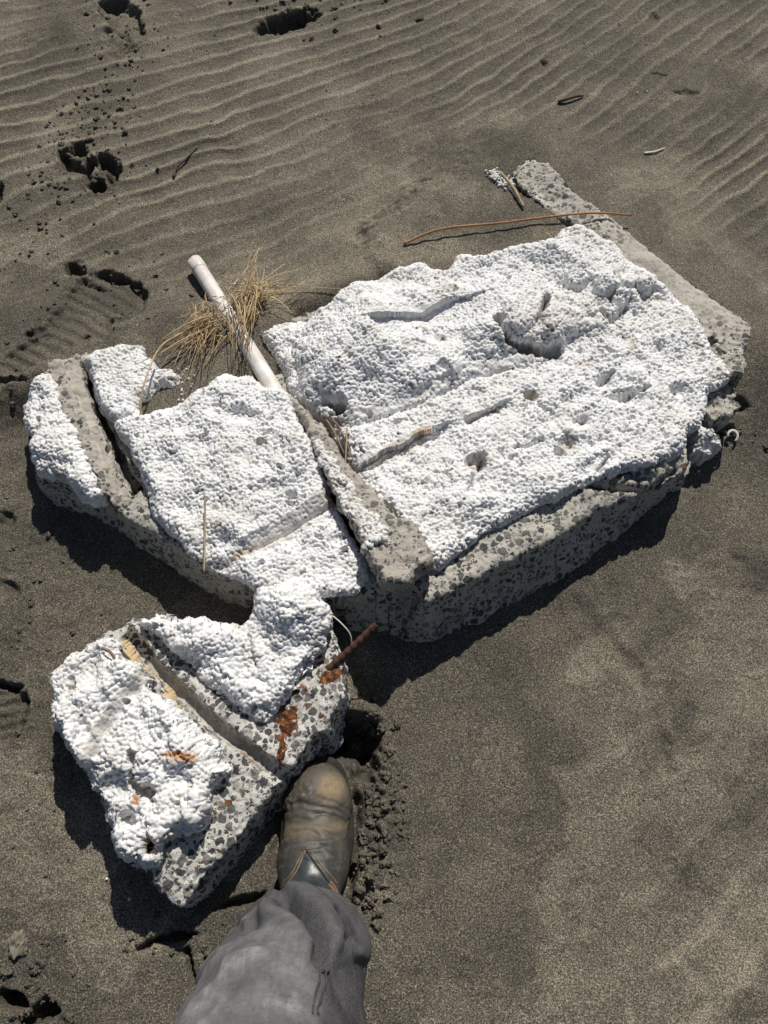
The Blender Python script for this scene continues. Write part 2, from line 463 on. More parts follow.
def build_sand():
    xs = graded(-1.28, 1.28, .0032, 60); ys = graded(-.34, 2.36, .0032, 60)
    X, Y = np.meshgrid(xs, ys, indexing='ij')
    near = (np.abs(X) < 1.6) & (Y > -.7) & (Y < 2.9)
    den = np.maximum(Y * CP + CZ * SP, .3)
    PX = 384 + F * X / den; PY = 512 + F * (CZ * CP - Y * SP) / den
    PX = np.where(near, PX, 5000); PY = np.where(near, PY, 5000)
    slabp = np.array([on(a, b, *SLAB) for a, b in SLAB_OUT])
    ds = sdpoly(X, Y, slabp)
    # wind ripples
    warp = fbm(X * 1.3, Y * 1.3, 2, 5) * .75 + fbm(X * 4.5, Y * 4.5, 2, 9) * .20
    slope = .64 * X + .14 * X * X
    u = (Y - slope) / .062 + warp + .16 * fbm(X * 11, Y * 11, 3, 19)
    ph = 2 * np.pi * u
    prof = np.sin(ph + .55 * np.sin(ph))
    M = np.where(X < .12, sst(1.08, 1.42, Y + .12 * fbm(X * 3, Y * 3, 2, 31) + .1 * np.clip(-X - .3, 0, 1)), sst(1.22, 1.62, Y + .25 * np.clip(X - .4, 0, 1) + .12 * fbm(X * 3, Y * 3, 2, 33)))
    M = M * sst(-.02, .30, ds + .08 * fbm(X * 5, Y * 5, 2, 37))
    M = np.clip(M * (.75 + .6 * fbm(X * 3.2, Y * 3.2, 3, 41)), 0, 1.3)
    far_fade = np.exp(-np.maximum(np.hypot(X, Y - 1) - 3, 0) / 4)
    M = M * far_fade
    Z = .0017 * M * prof * (.75 + .5 * fbm(X * 7, Y * 7, 2, 43))
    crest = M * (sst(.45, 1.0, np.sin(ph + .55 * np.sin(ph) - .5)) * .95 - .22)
    # broad soft ripples lower right
    u2 = (Y - .62 * X - .25 * X * X) / .135 + .9 * fbm(X * 2.1 + 4, Y * 2.1, 3, 61)
    p2 = np.sin(2 * np.pi * u2)
    M2 = sst(.10, .45, X) * sst(1.15, .75, Y) * np.clip(.45 + .9 * fbm(X * 2.6, Y * 2.6, 2, 67), 0, 1) * sst(.0, .2, ds) * near
    M2 = np.maximum(M2, sst(.3, .6, X) * sst(.12, -.12, Y - .28 * (X - .3)) * near)
    Z += .0024 * M2 * p2; crest += .55 * M2 * (sst(.5, 1, p2) - .2)
    # wavelets of sorted grains, thin pale streaks
    st = np.abs(fbm(X * 3.1, Y * 4.2, 3, 71)); streak = sst(.07, .0, st) * sst(.05, .3, ds) * (1 - np.clip(M, 0, 1)) * far_fade
    crest += .55 * streak * np.clip(.4 + fbm(X * 6, Y * 6, 2, 73), 0, 1); Z += .0007 * streak
    # general unevenness
    Z += .006 * fbm(X * 2.3, Y * 2.3, 3, 81) * far_fade + .0011 * fbm(X * 26, Y * 26, 3, 83) * near + .0005 * fbm(X * 130, Y * 130, 2, 85) * near
    rough_left = sst(300, 380, PY) * sst(240, 60, PX) * near
    Z += rough_left * (.0022 * fbm(X * 34, Y * 34, 3, 87) + .0012 * np.maximum(0, fbm(X * 90, Y * 90, 2, 89)))
    # drift against the back of the slab
    back = [on(a, b, *SLAB)[:2] for a, b in ((58, 362), (80, 354), (130, 352), (160, 372), (200, 370), (260, 330), (345, 298), (450, 274), (560, 236), (530, 180), (528, 158), (566, 182), (622, 226), (700, 288), (748, 323))]
    bd, _, bp = sdline(X, Y, back)
    pz = plane_z(SLAB, X, Y)
    lim = np.clip(pz, 0, .14)
    drift = (lim - .006) * (1 - sst(.0, .34, bd + .03 * fbm(X * 5, Y * 5, 2, 91))) 
    isback = np.maximum(sst(-.07, .02, (Y - .90) - .40 * (X + .766)), sst(.2, .5, X))
    SX, SY = pix(X, np.maximum(Y, -.3), pz + .006)
    Z = Z + drift * isback
    inside = ds < 0
    notch = (sdpoly(SX, SY, [(120, 330), (120, 400), (140, 418), (200, 402), (262, 384), (300, 330), (250, 300)]))
    notch2 = (sdpoly(SX + 5 * fbm(X * 40, Y * 40, 3, 93), SY + 5 * fbm(X * 40, Y * 40, 3, 94), [(380, 230), (420, 300), (560, 262), (589, 238), (572, 226), (556, 214), (534, 202), (514, 190), (500, 178), (480, 160)]))
    cov = np.maximum(sst(22, 2, notch), sst(np.where(SX < 500, 30, 5), np.where(SX < 500, 2, -3), notch2)) * near
    Zs = pz + .006 + .003 * fbm(X * 18, Y * 18, 3, 95) + .0008 * fbm(X * 80, Y * 80, 2, 97)
    Z = np.where(inside, Z * 0 - .01, Z)
    Z = Z + (np.maximum(Z, Zs) - Z) * cov
    # little scours along the sunlit front and around the pieces
    damp = np.zeros_like(X)
    # footprints and holes
    wpx = PX + 3.4 * fbm(X * 38, Y * 38, 4, 101, .65); wpy = PY + 3.4 * fbm(X * 38 + 9, Y * 38, 4, 103, .65)
    def hole(cx, cy, rx, ry, deg, depth, soft=.35, rim=.0):
        nonlocal Z, damp
        e = ell(wpx, wpy, cx, cy, rx, ry, deg)
        Z = Z - depth * sst(1.0 + soft * .4, .85 - soft, e) + rim * np.exp(-((e - 1.25) / .22)**2)
        damp = np.maximum(damp, sst(1.15, .8, e) * .8)
    def tread(poly, depth, deg, dampv=.35, soft=3):
        nonlocal Z, damp, crest
        s = sdpoly(wpx, wpy, poly)
        k = sst(soft, -soft, s)
        a = math.radians(deg); q = np.sin((PX * math.cos(a) + PY * math.sin(a)) * .55 + 1.5 * fbm(X * 12, Y * 12, 2, 107))
        Z = Z - depth * k + k * .0016 * np.sign(q) * np.clip(np.abs(q) * 2, 0, 1) + k * .002 * fbm(X * 40, Y * 40, 3, 109)
        Z = Z + .004 * np.exp(-((s - 5) / 4)**2) * near * np.clip(.6 + fbm(X * 15, Y * 15, 2, 111), 0, 1)
        damp = np.maximum(damp, dampv * k); crest = crest * (1 - k)
    # print at the top left: heel, forefoot
    tread([(100, 6), (110, 1), (124, 2), (134, 10), (140, 22), (141, 36), (128, 40), (104, 20)], .020, 20)
    tread([(105, 34), (122, 31), (134, 38), (129, 52), (118, 62), (108, 52)], .010, 70)
    hole(140, 24, 4, 15, -14, .016); hole(112, 4, 14, 4, -6, .012)
    hole(285, 21, 25, 10, -14, .045, .3, .002); hole(308, 14, 13, 5, -8, .026); hole(262, 30, 9, 6, 0, .022)
    for a in ((64, 156, 9, 7), (79, 150, 9, 8), (72, 166, 12, 5), (88, 170, 6, 11), (105, 163, 11, 9), (114, 174, 7, 12), (97, 186, 9, 7)):
        hole(a[0], a[1], a[2], a[3], 20, .036, .3, .0025)
    # long print above the slab's left end
    tread([(76, 290), (95, 276), (124, 279), (146, 300), (148, 318), (134, 336), (100, 352), (60, 372), (24, 388), (8, 380), (14, 362), (50, 342)], .012, 120)
    hole(76, 269, 13, 7, 18, .030); hole(116, 279, 20, 4, 14, .020); hole(140, 293, 5, 13, -40, .022); hole(95, 288, 18, 2.2, 12, .006)
    hole(40, 342, 14, 4, -20, .012); hole(14, 389, 22, 4.5, 8, .022); hole(112, 331, 3, 9, 25, .009); hole(124, 328, 3, 8, -60, .008)
    # left edge
    tread([(-20, 684), (12, 682), (25, 700), (24, 725), (10, 745), (-20, 742)], .014, 80); hole(6, 686, 18, 4, 6, .018); hole(24, 712, 3.5, 20, 8, .02)
    hole(-3, 190, 7, 12, 0, .03); hole(8, 588, 14, 7, 30, .010); hole(6, 520, 10, 9, 0, .012)
    # lower left holes and slots
    hole(14, 1003, 17, 11, 20, .045, .3, .003); hole(46, 1012, 13, 13, 20, .045, .3, .003); hole(5, 992, 8, 6, 0, .03); hole(30, 1021, 12, 6, 0, .03)
    hole(172, 938, 26, 5.5, -12, .030); hole(146, 947, 10, 4, -20, .022); hole(191, 966, 4, 20, -10, .026); hole(186, 950, 4, 6, 0, .02)
    hole(240, 901, 27, 6, -22, .026)
    for a in ((420, 19, 4, 3, 0, .014), (655, 15, 5, 4, 0, .006), (660, 74, 12, 2, 10, .006), (686, 91, 16, 3, 5, .006), (545, 62, 5, 2.5, 0, .008)): hole(*a)
    # hollow dug by the boot, clods heaved up on its right
    bt = sdpoly(wpx, wpy, [(283, 905), (277, 860), (284, 790), (296, 760), (318, 748), (340, 755), (353, 780), (354, 810), (343, 905)])
    Z = Z - .020 * sst(14, -4, bt) * near
    hole(352, 738, 30, 25, 25, .060, .35); hole(366, 765, 13, 20, 0, .045, .4); hole(325, 742, 20, 12, 0, .05)
    Z = Z + .034 * sst(1.15, .5, ell(wpx, wpy, 358, 711, 24, 14, 22)) * near
    lump = sdline(PX, PY, [(366, 742), (374, 770), (382, 800), (384, 822), (372, 850), (364, 880), (352, 902)])[0]
    lk = np.exp(-(lump / 17)**2) * near
    cl = fbm(X * 42, Y * 42, 3, 121); cl2 = fbm(X * 85, Y * 85, 2, 123)
    Z = Z + lk * (.006 * sst(.05, .18, cl) * (.6 + .6 * cl2) + .005 * sst(.12, .22, cl2) + .005 * fbm(X * 170, Y * 170, 2, 125) - .004)
    damp = np.maximum(damp, .35 * lk)
    ridge = np.exp(-(sdline(PX, PY, [(356, 800), (353, 850), (346, 905)])[0] / 6)**2) * near
    Z = Z - .020 * ridge * np.clip(.6 + fbm(X * 22, Y * 22, 2, 127), 0, 1)
    # small crack lines and scars on the right
    for pts in ([(575, 605), (605, 640), (650, 690), (663, 755), (655, 780)], [(640, 690), (655, 735), (668, 772)], [(735, 560), (768, 575)], [(560, 545), (600, 570), (612, 600)]):
        d = sdline(wpx, wpy, pts)[0]; k = np.exp(-(d / 7)**2) * near * np.clip(.3 + fbm(X * 12, Y * 12, 3, 131), 0, 1)
        Z += -.006 * k + .002 * np.exp(-((d - 12) / 6)**2) * near; damp = np.maximum(damp, k * .35)
    hole(732, 413, 12, 7, 20, .018, .6); hole(715, 432, 16, 6, 0, .012, .7)
    pat = fbm(X * 2.9 + 1.7, Y * 3.6, 5, 141, .55); pat2 = fbm(X * 6.5, Y * 8.5, 4, 147)
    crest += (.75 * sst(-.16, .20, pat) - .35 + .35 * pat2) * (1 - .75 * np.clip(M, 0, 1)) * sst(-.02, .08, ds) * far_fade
    edge_ = np.exp(-(pat / .05)**2) * (1 - np.clip(M, 0, 1)) * far_fade
    Z += .0012 * edge_ + .0022 * sst(-.05, .3, pat) * far_fade * (1 - np.clip(M, 0, 1)); crest += .30 * edge_
    crest = np.clip(crest, -1, 1.6)
    n0, n1 = X.shape
    idx = np.arange(n0 * n1).reshape(n0, n1)
    Q = np.stack([idx[:-1, :-1], idx[1:, :-1], idx[1:, 1:], idx[:-1, 1:]], -1).reshape(-1, 4)
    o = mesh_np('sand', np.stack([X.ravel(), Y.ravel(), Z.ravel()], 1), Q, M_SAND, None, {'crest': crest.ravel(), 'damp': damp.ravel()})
    o['kind'] = 'structure'
    def zat(x, y):
        i = int(np.clip(np.searchsorted(xs, x), 1, n0 - 1)); j = int(np.clip(np.searchsorted(ys, y), 1, n1 - 1)); return float(Z[i, j])
    return zat
ZAT = build_sand()
def ground(px, py, lift=0.0):
    """point of the sand surface under a photo position"""
    z = 0.0
    for _ in range(4):
        p = on(px, py, z); z = ZAT(p[0], p[1])
    return np.array((p[0], p[1], z + lift))

# ------------------------------------------------------------------ displacement rules
def bead_disp(amp=.0040, cell=.0056, seed=0, und=1.0):
    def f(C, N, PX, PY, at):
        big = fbm3(C * 13, 2, seed + 5) * .0055 + und * fbm3(C * 27, 2, seed + 6) * .0040 + fbm3(C * 60, 2, seed + 8) * .0016
        C = C + N * (big * (1 - .8 * at.get('flat', 0)))[:, None]
        d, rid = worley3(C / cell, seed)
        b = np.sqrt(np.maximum(0, .78**2 - np.minimum(d, .78)**2)) - .45
        b = b * (.9 + .2 * rid)
        pit = fbm3(C * 85 + 3.1, 2, seed + 21)
        C = C + N * (b * amp * 1.9 * (1 - .6 * at.get('flat', 0)) - .009 * sst(.80, 1.0, pit) * (1 - at.get('flat', 0)))[:, None]
        return C, None
    return f

def rock_disp(a1=.004, a2=.0018, seed=0, smooth=None):
    def f(C, N, PX, PY, at):
        k = 1 - .75 * at.get('plain', 0)
        d, rid = worley3(C * 62 + .35 * vn3(C * 90, 3)[:, None], seed + 2)
        st = np.where(rid > .45, np.sqrt(np.maximum(0, .45**2 - np.minimum(d, .45)**2)), 0)
        side = at['side']
        h = fbm3(C * 22, 3, seed) * a1 * (1 + .6 * (side > 0)) + fbm3(C * 120, 3, seed + 4) * a2 + st * .0025
        return C + N * (h * k)[:, None], None
    return f

def dome(S, r=.016):
    d = np.clip(-S / r, 0, 1); return np.sqrt(np.clip(1 - (1 - d)**2, 0, 1))

def blotch(PX, PY, spots):
    a = np.zeros_like(PX)
    for (cx, cy, rx, ry, deg, s) in spots:
        a = np.maximum(a, s * sst(1.25, .35, ell(PX, PY, cx, cy, rx, ry, deg)))
    return a

# ------------------------------------------------------------------ the big slab
slab = thing('concrete_slab', 'big broken concrete slab topped with white bead foam, lying on the sand behind the boot', 'slab', (.05, .95, 0))

def slab_top(PX, PY, S, X, Y):
    t = .004 * fbm(X * 16, Y * 16, 3, 201)
    # ragged ledge along the lower right: steps down towards the broken rim
    e = sdline(PX, PY, [(432, 588), (500, 552), (560, 520), (600, 492), (650, 474), (700, 455)])[0]
    t = t - .004 * sst(-.012, 0, S)
    # crack with rubble near the right tip
    d = sdline(PX + 4 * fbm(X * 50, Y * 50, 2, 203), PY, [(590, 487), (625, 488), (655, 487), (676, 470)])[0]
    t = t - .026 * np.exp(-(d / 3.2)**2)
    t = t + .012 * sst(20, 6, np.abs(ell(PX, PY, 628, 478, 30, 10, -18) - .0) * 10) * (fbm(X * 60, Y * 60, 2, 205) + .4)
    # broken-away right end, lower than the strip
    br = sdpoly(PX, PY, [(712, 338), (724, 352), (738, 372), (752, 385), (756, 470), (690, 470), (690, 350)])
    t = t - .050 * sst(3, -3, br) - .02 * sst(2, -4, sdpoly(PX, PY, [(690, 412), (760, 408), (760, 450), (690, 446)]))
    # strip along the back right edge, slightly raised outer rim
    rim = sdline(PX, PY, [(566, 182), (622, 226), (700, 288), (746, 324)])[0]
    t = t + .006 * np.exp(-((rim - 12) / 9)**2)
    # pocket knocked out of the front
    t = t - .05 * sst(1.1, .6, ell(PX, PY, 405, 606, 22, 20, -40))
    # open joints beside the rails
    for pts, w0, w1 in (([(83, 366), (92, 394), (101, 416), (112, 440), (122, 464), (138, 492)], 2.2, 6.5), ([(300, 412), (312, 440), (326, 478), (336, 503), (350, 526), (364, 548)], 2.4, 3.2)):
        d, s_, p = sdline(PX + 1.2 * fbm(X * 60, Y * 60, 2, 207), PY, pts); w = w0 + (w1 - w0) * p**2
        t = t - .060 * sst(w + 1.2, w - .8, d) * sst(1.0, .97, p)
    return t

def slab_flare(px, py, t):
    front = sst(380, 470, px) * sst(440, 480, py) * sst(705, 580, px)
    left = sst(330, 200, px)
    mid = sst(320, 350, px) * sst(440, 415, px) * sst(560, 585, py)
    far = sst(640, 700, px) * sst(480, 440, py)
    return t * (.058 * front * (1 - far) + .045 * mid + .022 * left * sst(440, 470, py) + .0 * far)

conc = relief('concrete_base', SLAB_OUT, SLAB, 0.0, M_CONC, slab, slab_top, res=.0026, warp=(.0035, 40), zbot=-.02, rows=26, flare=slab_flare,
       displace=rock_disp(.0032, .0020, 300), seed=1,
       attr=lambda PX, PY, C: {'rust': blotch(PX, PY, [(412, 618, 10, 22, 30, .8), (250, 590, 30, 8, 10, .45), (470, 596, 5, 4, 0, .6), (730, 365, 12, 10, 30, .35)]),
                               'plain': .55 * sst(10, 40, 640 - PX) * 0 + .75 * sst(600, 640, PX) * sst(345, 300, PY)})

FOAM_OFF = .045
def ledge(PX, PY, pts, w=6):
    """1 on the high side (the far side of a ledge drawn left to right), fading past its ends"""
    d, s, p = sdline(PX, PY, pts)
    return d, s, p

def left_foam(PX, PY, S, X, Y):
    t = .040 + .008 * fbm(X * 9, Y * 9, 3, 211) + .005 * fbm(X * 22, Y * 22, 2, 213)
    # lower block at the front, behind a clean cut
    low = sdpoly(PX + 1.5 * fbm(X * 30, Y * 30, 2, 214), PY, [(238, 552), (326, 502), (336, 480), (400, 600), (200, 640), (180, 580)])
    t = t - .024 * lin(8, -4, low) - .008 * np.exp(-((low + 5) / 1.8)**2) * sst(235, 250, PX) * sst(560, 545, PY)
    lw = sdpoly(PX, PY, [(140, 500), (185, 506), (235, 545), (200, 600), (120, 540)])
    t = t - .022 * sst(14, -8, lw)
    # hollows
    t = t - .016 * sst(1.2, .3, ell(PX, PY, 246, 420, 22, 9, 15)) - .010 * sst(1.3, .2, ell(PX, PY, 205, 505, 40, 16, 18))
    t = t + .010 * sst(1.2, .3, ell(PX, PY, 235, 392, 26, 12, -10)) + .008 * sst(1.3, .2, ell(PX, PY, 300, 450, 16, 30, -20))
    t = t - .012 * sst(1.2, .3, ell(PX, PY, 190, 385, 18, 9, -18))
    for (cx, cy, r) in ((222, 411, 2.6), (294, 459, 3), (281, 472, 2.6), (281, 479, 2.2), (291, 497, 4), (289, 504, 2.5), (208, 439, 2), (206, 501, 3), (329, 472, 2), (262, 446, 3), (344, 548, 2.3)):
        t = t - .022 * sst(1.3, .4, ell(PX + 1.2 * fbm(X * 150, Y * 150, 2, 215), PY, cx, cy, r * 1.3, r))
    return t * (.3 + .7 * dome(S, .018)) + .004

def left_flat(PX, PY, C):
    d, s, p = sdline(PX, PY, [(250, 546), (290, 523), (325, 496)])
    w = np.where(np.abs(d) < 9, 1.0, 0.0) * sst(0, .04, p) * sst(1.0, .98, p)
    return {'flat': w * sst(9.5, 6.5, d), 'dirt_shade': np.maximum(blotch(PX, PY, [(244, 552, 22, 7, -25, .9), (290, 533, 40, 3, -28, .5), (330, 500, 5, 16, -30, .8), (222, 525, 12, 5, -20, .6), (262, 446, 10, 6, 0, .45), (330, 470, 5, 10, 0, .3), (192, 412, 14, 5, 0, .3), (215, 560, 30, 6, 20, .4)]), .35 * w), 'rust': PX * 0}

relief('foam_panel', [(116, 424), (135, 413), (143, 416), (160, 412), (186, 402), (206, 388), (226, 380), (252, 378), (262, 390), (276, 391), (288, 398), (299, 425), (306, 436),
                      (314, 448), (322, 470), (329, 489), (334, 503), (346, 526), (360, 548), (366, 572), (356, 588), (336, 590), (322, 594), (300, 586), (276, 586), (250, 580), (215, 566), (190, 548),
                      (164, 520), (154, 510), (150, 497), (141, 470), (127, 440)],
       SLAB, FOAM_OFF * .6, M_FOAM, slab, left_foam, rows=20, bot=lambda x, y: plane_z(SLAB, x, y) - .006, displace=bead_disp(seed=3), seed=2, attr=left_flat, bulge=.002)

relief('foam_panel', [(84, 359), (100, 352), (125, 345), (140, 346), (147, 354), (153, 362), (158, 367), (170, 366), (180, 377), (172, 382), (158, 381), (148, 390), (135, 398), (134, 408), (138, 416),
                      (120, 424), (110, 417), (102, 405), (95, 388)],
       SLAB, .025, M_FOAM, slab, lambda PX, PY, S, X, Y: (.036 + .006 * fbm(X * 14, Y * 14, 3, 221) - .016 * sst(150, 172, PX)) * (.3 + .7 * dome(S, .016)) + .003,
       rows=16, bot=lambda x, y: plane_z(SLAB, x, y) - .006, displace=bead_disp(seed=5), seed=3,
       attr=lambda PX, PY, C: {'flat': PX * 0, 'dirt_shade': blotch(PX, PY, [(170, 375, 16, 10, 0, .35), (90, 365, 5, 8, 0, .3)]), 'rust': PX * 0}, bulge=.003)

relief('foam_panel', [(23, 402), (28, 386), (44, 373), (52, 376), (57, 392), (66, 408), (74, 424), (82, 446), (90, 468), (99, 494), (92, 499), (76, 489), (64, 476), (52, 472), (36, 470), (31, 456), (34, 440), (26, 420)],
       SLAB, .022, M_FOAM, slab, lambda PX, PY, S, X, Y: (.030 + .010 * fbm(X * 18, Y * 18, 3, 231) - .012 * sst(34, 26, PX) - .022 * sst(2.6, 0, np.abs(sdline(PX, PY, [(33, 438), (42, 432), (40, 420)])[0]))) * (.3 + .7 * dome(S, .018)) + .003,
       rows=16, bot=lambda x, y: plane_z(SLAB, x, y) - .02, displace=bead_disp(seed=7), seed=4,
       attr=lambda PX, PY, C: {'flat': PX * 0, 'dirt_shade': blotch(PX, PY, [(34, 378, 8, 6, 0, .8), (30, 436, 9, 5, 0, .4), (60, 473, 8, 5, 0, .8), (50, 380, 5, 8, 0, .5)]), 'rust': blotch(PX, PY, [(27, 380, 5, 4, 0, .5)])}, bulge=.004)

RM = [(258, 327), (280, 319), (302, 317), (322, 306), (344, 296), (366, 288), (384, 279), (400, 271), (424, 271), (446, 275), (458, 264), (480, 262), (506, 255), (540, 248), (556, 238), (566, 228), (578, 224),
      (600, 238), (628, 256), (652, 272), (676, 292), (694, 308), (706, 326), (714, 346), (724, 356), (731, 370), (722, 378), (712, 382), (708, 400), (703, 418), (692, 428), (684, 440), (668, 452), (648, 464),
      (620, 470), (598, 474), (572, 484), (556, 496), (538, 503), (516, 513), (488, 528), (460, 545), (438, 562), (429, 558), (412, 538), (396, 515), (378, 498), (366, 480), (354, 462), (345, 446), (336, 432), (322, 418), (308, 412), (300, 402), (294, 388), (280, 362)]
def right_foam(PX, PY, S, X, Y):
    wx = PX + 4 * fbm(X * 20, Y * 20, 3, 241); wy = PY + 4 * fbm(X * 20, Y * 20, 3, 243)
    t = .030 + .007 * fbm(X * 8, Y * 8, 3, 245) + .005 * fbm(X * 22, Y * 22, 3, 247)
    back = sdpoly(wx, wy, [(240, 340), (302, 312), (306, 330), (298, 345), (300, 372), (290, 395)])
    mound = sdpoly(wx * .8 + PX * .2, wy * .8 + PY * .2, [(300, 348), (316, 318), (345, 292), (400, 262), (520, 240), (600, 235), (640, 262), (660, 290), (600, 320), (545, 352), (505, 362), (470, 369), (440, 386), (404, 404), (368, 415), (344, 420), (318, 410), (304, 392)])
    mv_ = mound + 2.2 * fbm(X * 70, Y * 70, 2, 248)
    t = t + .036 * (.55 * lin(7, -4, mv_) + .45 * lin(3 + 9 * fbm(X * 12, Y * 12, 2, 250), -12, mv_)) * (.8 + .35 * fbm(X * 9, Y * 9, 2, 252)) - .007 * np.exp(-((mound - 8) / 1.6)**2) * sst(540, 500, PX)
    t = t + .030 * sst(2, -50, mound) * sst(470, 340, PX) + .012 * sst(1.3, .1, ell(PX, PY, 352, 345, 60, 46, -20)) - .012 * sst(1.2, .2, ell(PX, PY, 318, 404, 26, 16, 30))
    t = t - .016 * sst(500, 620, PX) * sst(8, -7, mound)
    # cut on top of the mound
    d, s, p = sdline(PX, PY, [(362, 340), (392, 334), (420, 324), (446, 310), (482, 303)])
    t = t + np.where(s > 0, -.012, .0) * sst(26, 4, d) * sst(0, .12, p) * sst(1, .8, p) + .004 * np.where(s < 0, 1, 0) * sst(18, 2, d)
    # second ledge
    d, s, p = sdline(wx, wy, [(352, 467), (380, 458), (406, 444), (430, 430), (452, 420)])
    t = t + (np.where(s > 0, -.012, .003) * lin(36, 4, d) - .006 * np.exp(-((d * s - 5) / 1.5)**2)) * sst(0, .04, p) * sst(1, .85, p)
    d, s, p = sdline(PX, PY, [(462, 418), (484, 410), (512, 398)])
    t = t + np.where(s > 0, -.012, .003) * sst(18, 3, d) * sst(0, .1, p) * sst(1, .7, p)
    # lumps over the dark crescent
    l1 = ell(wx, wy, 512, 330, 17, 16, 30); l2 = ell(wx, wy, 558, 328, 24, 21, -30); l3 = ell(wx, wy, 592, 326, 16, 10, -25)
    t = t + .018 * sst(1.12, .55, l1) + .020 * sst(1.12, .5, l2) + .010 * sst(1.2, .6, l3)
    d = sdline(PX, PY, [(496, 332), (500, 342), (512, 349), (528, 351), (545, 353), (556, 351)])[0]
    t = t - .045 * sst(4.8, 2.6, d + 1.8 * fbm(X * 90, Y * 90, 2, 249))
    d = sdline(PX, PY, [(533, 330), (540, 320), (545, 304)])[0]; t = t - .04 * sst(4.5, 1.2, d)
    # small lumps right of it
    for (cx, cy, r) in ((601, 294, 11), (618, 306, 9), (640, 292, 8), (574, 288, 10), (622, 284, 10), (608, 318, 8)):
        t = t + .013 * sst(1.15, .7, ell(wx, wy, cx, cy, r, r * .8)) - .010 * np.exp(-((ell(wx, wy, cx, cy, r, r * .8) - 1.2) / .12)**2)
    # pits
    for (cx, cy, rx, ry, dg, dp) in ((584, 418, 6, 5, 0, .055), (580, 420, 14, 9, -25, .02), (565, 408, 30, 14, -40, .012), (532, 396, 8, 5, 20, .03), (541, 408, 3, 7, -30, .04), (480, 462, 7, 9, 30, .042), (470, 460, 4, 5, 30, .03),
                                     (476, 417, 8, 3, -25, .022), (568, 443, 9, 9, 20, .018), (560, 452, 5, 4, 0, .02), (340, 412, 7, 7, 0, .05), (330, 408, 9, 4, 20, .05), (430, 344, 12, 8, 20, .012), (442, 348, 6, 6, 0, .012),
                                     (400, 292, 22, 10, 8, .012), (370, 417, 3, 2.5, 0, .025), (396, 424, 3.5, 2, 0, .02), (620, 395, 14, 7, -15, .012), (680, 388, 9, 6, 0, .014), (600, 462, 34, 9, -28, .014), (465, 558, 60, 8, -27, .01), (440, 375, 4, 6, 20, .014)):
        t = t - dp * sst(1.3, .35, ell(wx * .4 + PX * .6, wy * .4 + PY * .6, cx, cy, rx, ry, dg))
    # fine cracks
    for pts in ([(512, 452), (526, 449), (540, 438)], [(600, 382), (616, 374)], [(612, 396), (640, 388), (652, 384)], [(574, 338), (590, 332)], [(450, 500), (468, 488), (476, 470)], [(600, 470), (610, 455)]):
        d = sdline(wx, wy, pts)[0]; t = t - .016 * np.exp(-(d / 1.6)**2)
    t = t - .012 * sst(640, 720, PX) * sst(300, 360, PY)
    return t * (.28 + .72 * dome(S, .022)) + .004

def right_attr(PX, PY, C):
    w = np.zeros_like(PX)
    for pts, r in (([(350, 418), (370, 415), (404, 404), (440, 386), (470, 371), (505, 365)], 5.5), ([(358, 464), (382, 454), (406, 441), (428, 431)], 6), ([(372, 336), (400, 331), (424, 322), (444, 314)], 7), ([(466, 418), (484, 409)], 5), ([(560, 336), (592, 324), (600, 320)], 5), ([(505, 363), (530, 358)], 5)):
        w = np.maximum(w, sst(r, r * .5, sdline(PX, PY, pts)[0]))
    dirt_shade = np.maximum(.12 * w, blotch(PX, PY, [(526, 352, 30, 5, 3, 1.0), (538, 325, 4, 14, 20, 1.0), (584, 419, 6, 5, 0, .9), (340, 411, 9, 6, 20, .9), (548, 328, 40, 26, -20, .34), (512, 332, 20, 18, 0, .3), (418, 436, 14, 5, -30, 1.0), (385, 453, 30, 5, -28, .7), (400, 450, 40, 8, -28, .5), (533, 395, 10, 7, 0, .9), (478, 462, 12, 11, 0, .85), (405, 358, 5, 5, 0, .7), (450, 300, 9, 5, 0, .5),  # brown debris, with the shade of crescent and pits darkened into the colour
                                               (640, 290, 40, 16, 35, .22), (568, 444, 9, 12, 0, .55), (632, 345, 5, 10, 20, .5), (700, 345, 6, 12, -30, .5), (575, 240, 24, 12, 20, .25), (720, 370, 12, 10, 0, .5), (440, 560, 60, 5, -28, .2), (500, 365, 30, 6, -5, .35), (345, 430, 8, 14, -20, .3), (590, 366, 10, 5, 0, .4)]))
    return {'flat': w, 'dirt_shade': dirt_shade, 'rust': blotch(PX, PY, [(425, 432, 9, 4, -25, .55), (446, 290, 3, 3, 0, .4), (580, 365, 6, 3, 0, .3)])}
relief('foam_panel', RM, SLAB, FOAM_OFF * .7, M_FOAM, slab, right_foam, rows=24, bot=lambda x, y: plane_z(SLAB, x, y) - .006, displace=bead_disp(seed=9), seed=6, attr=right_attr, bulge=.003)

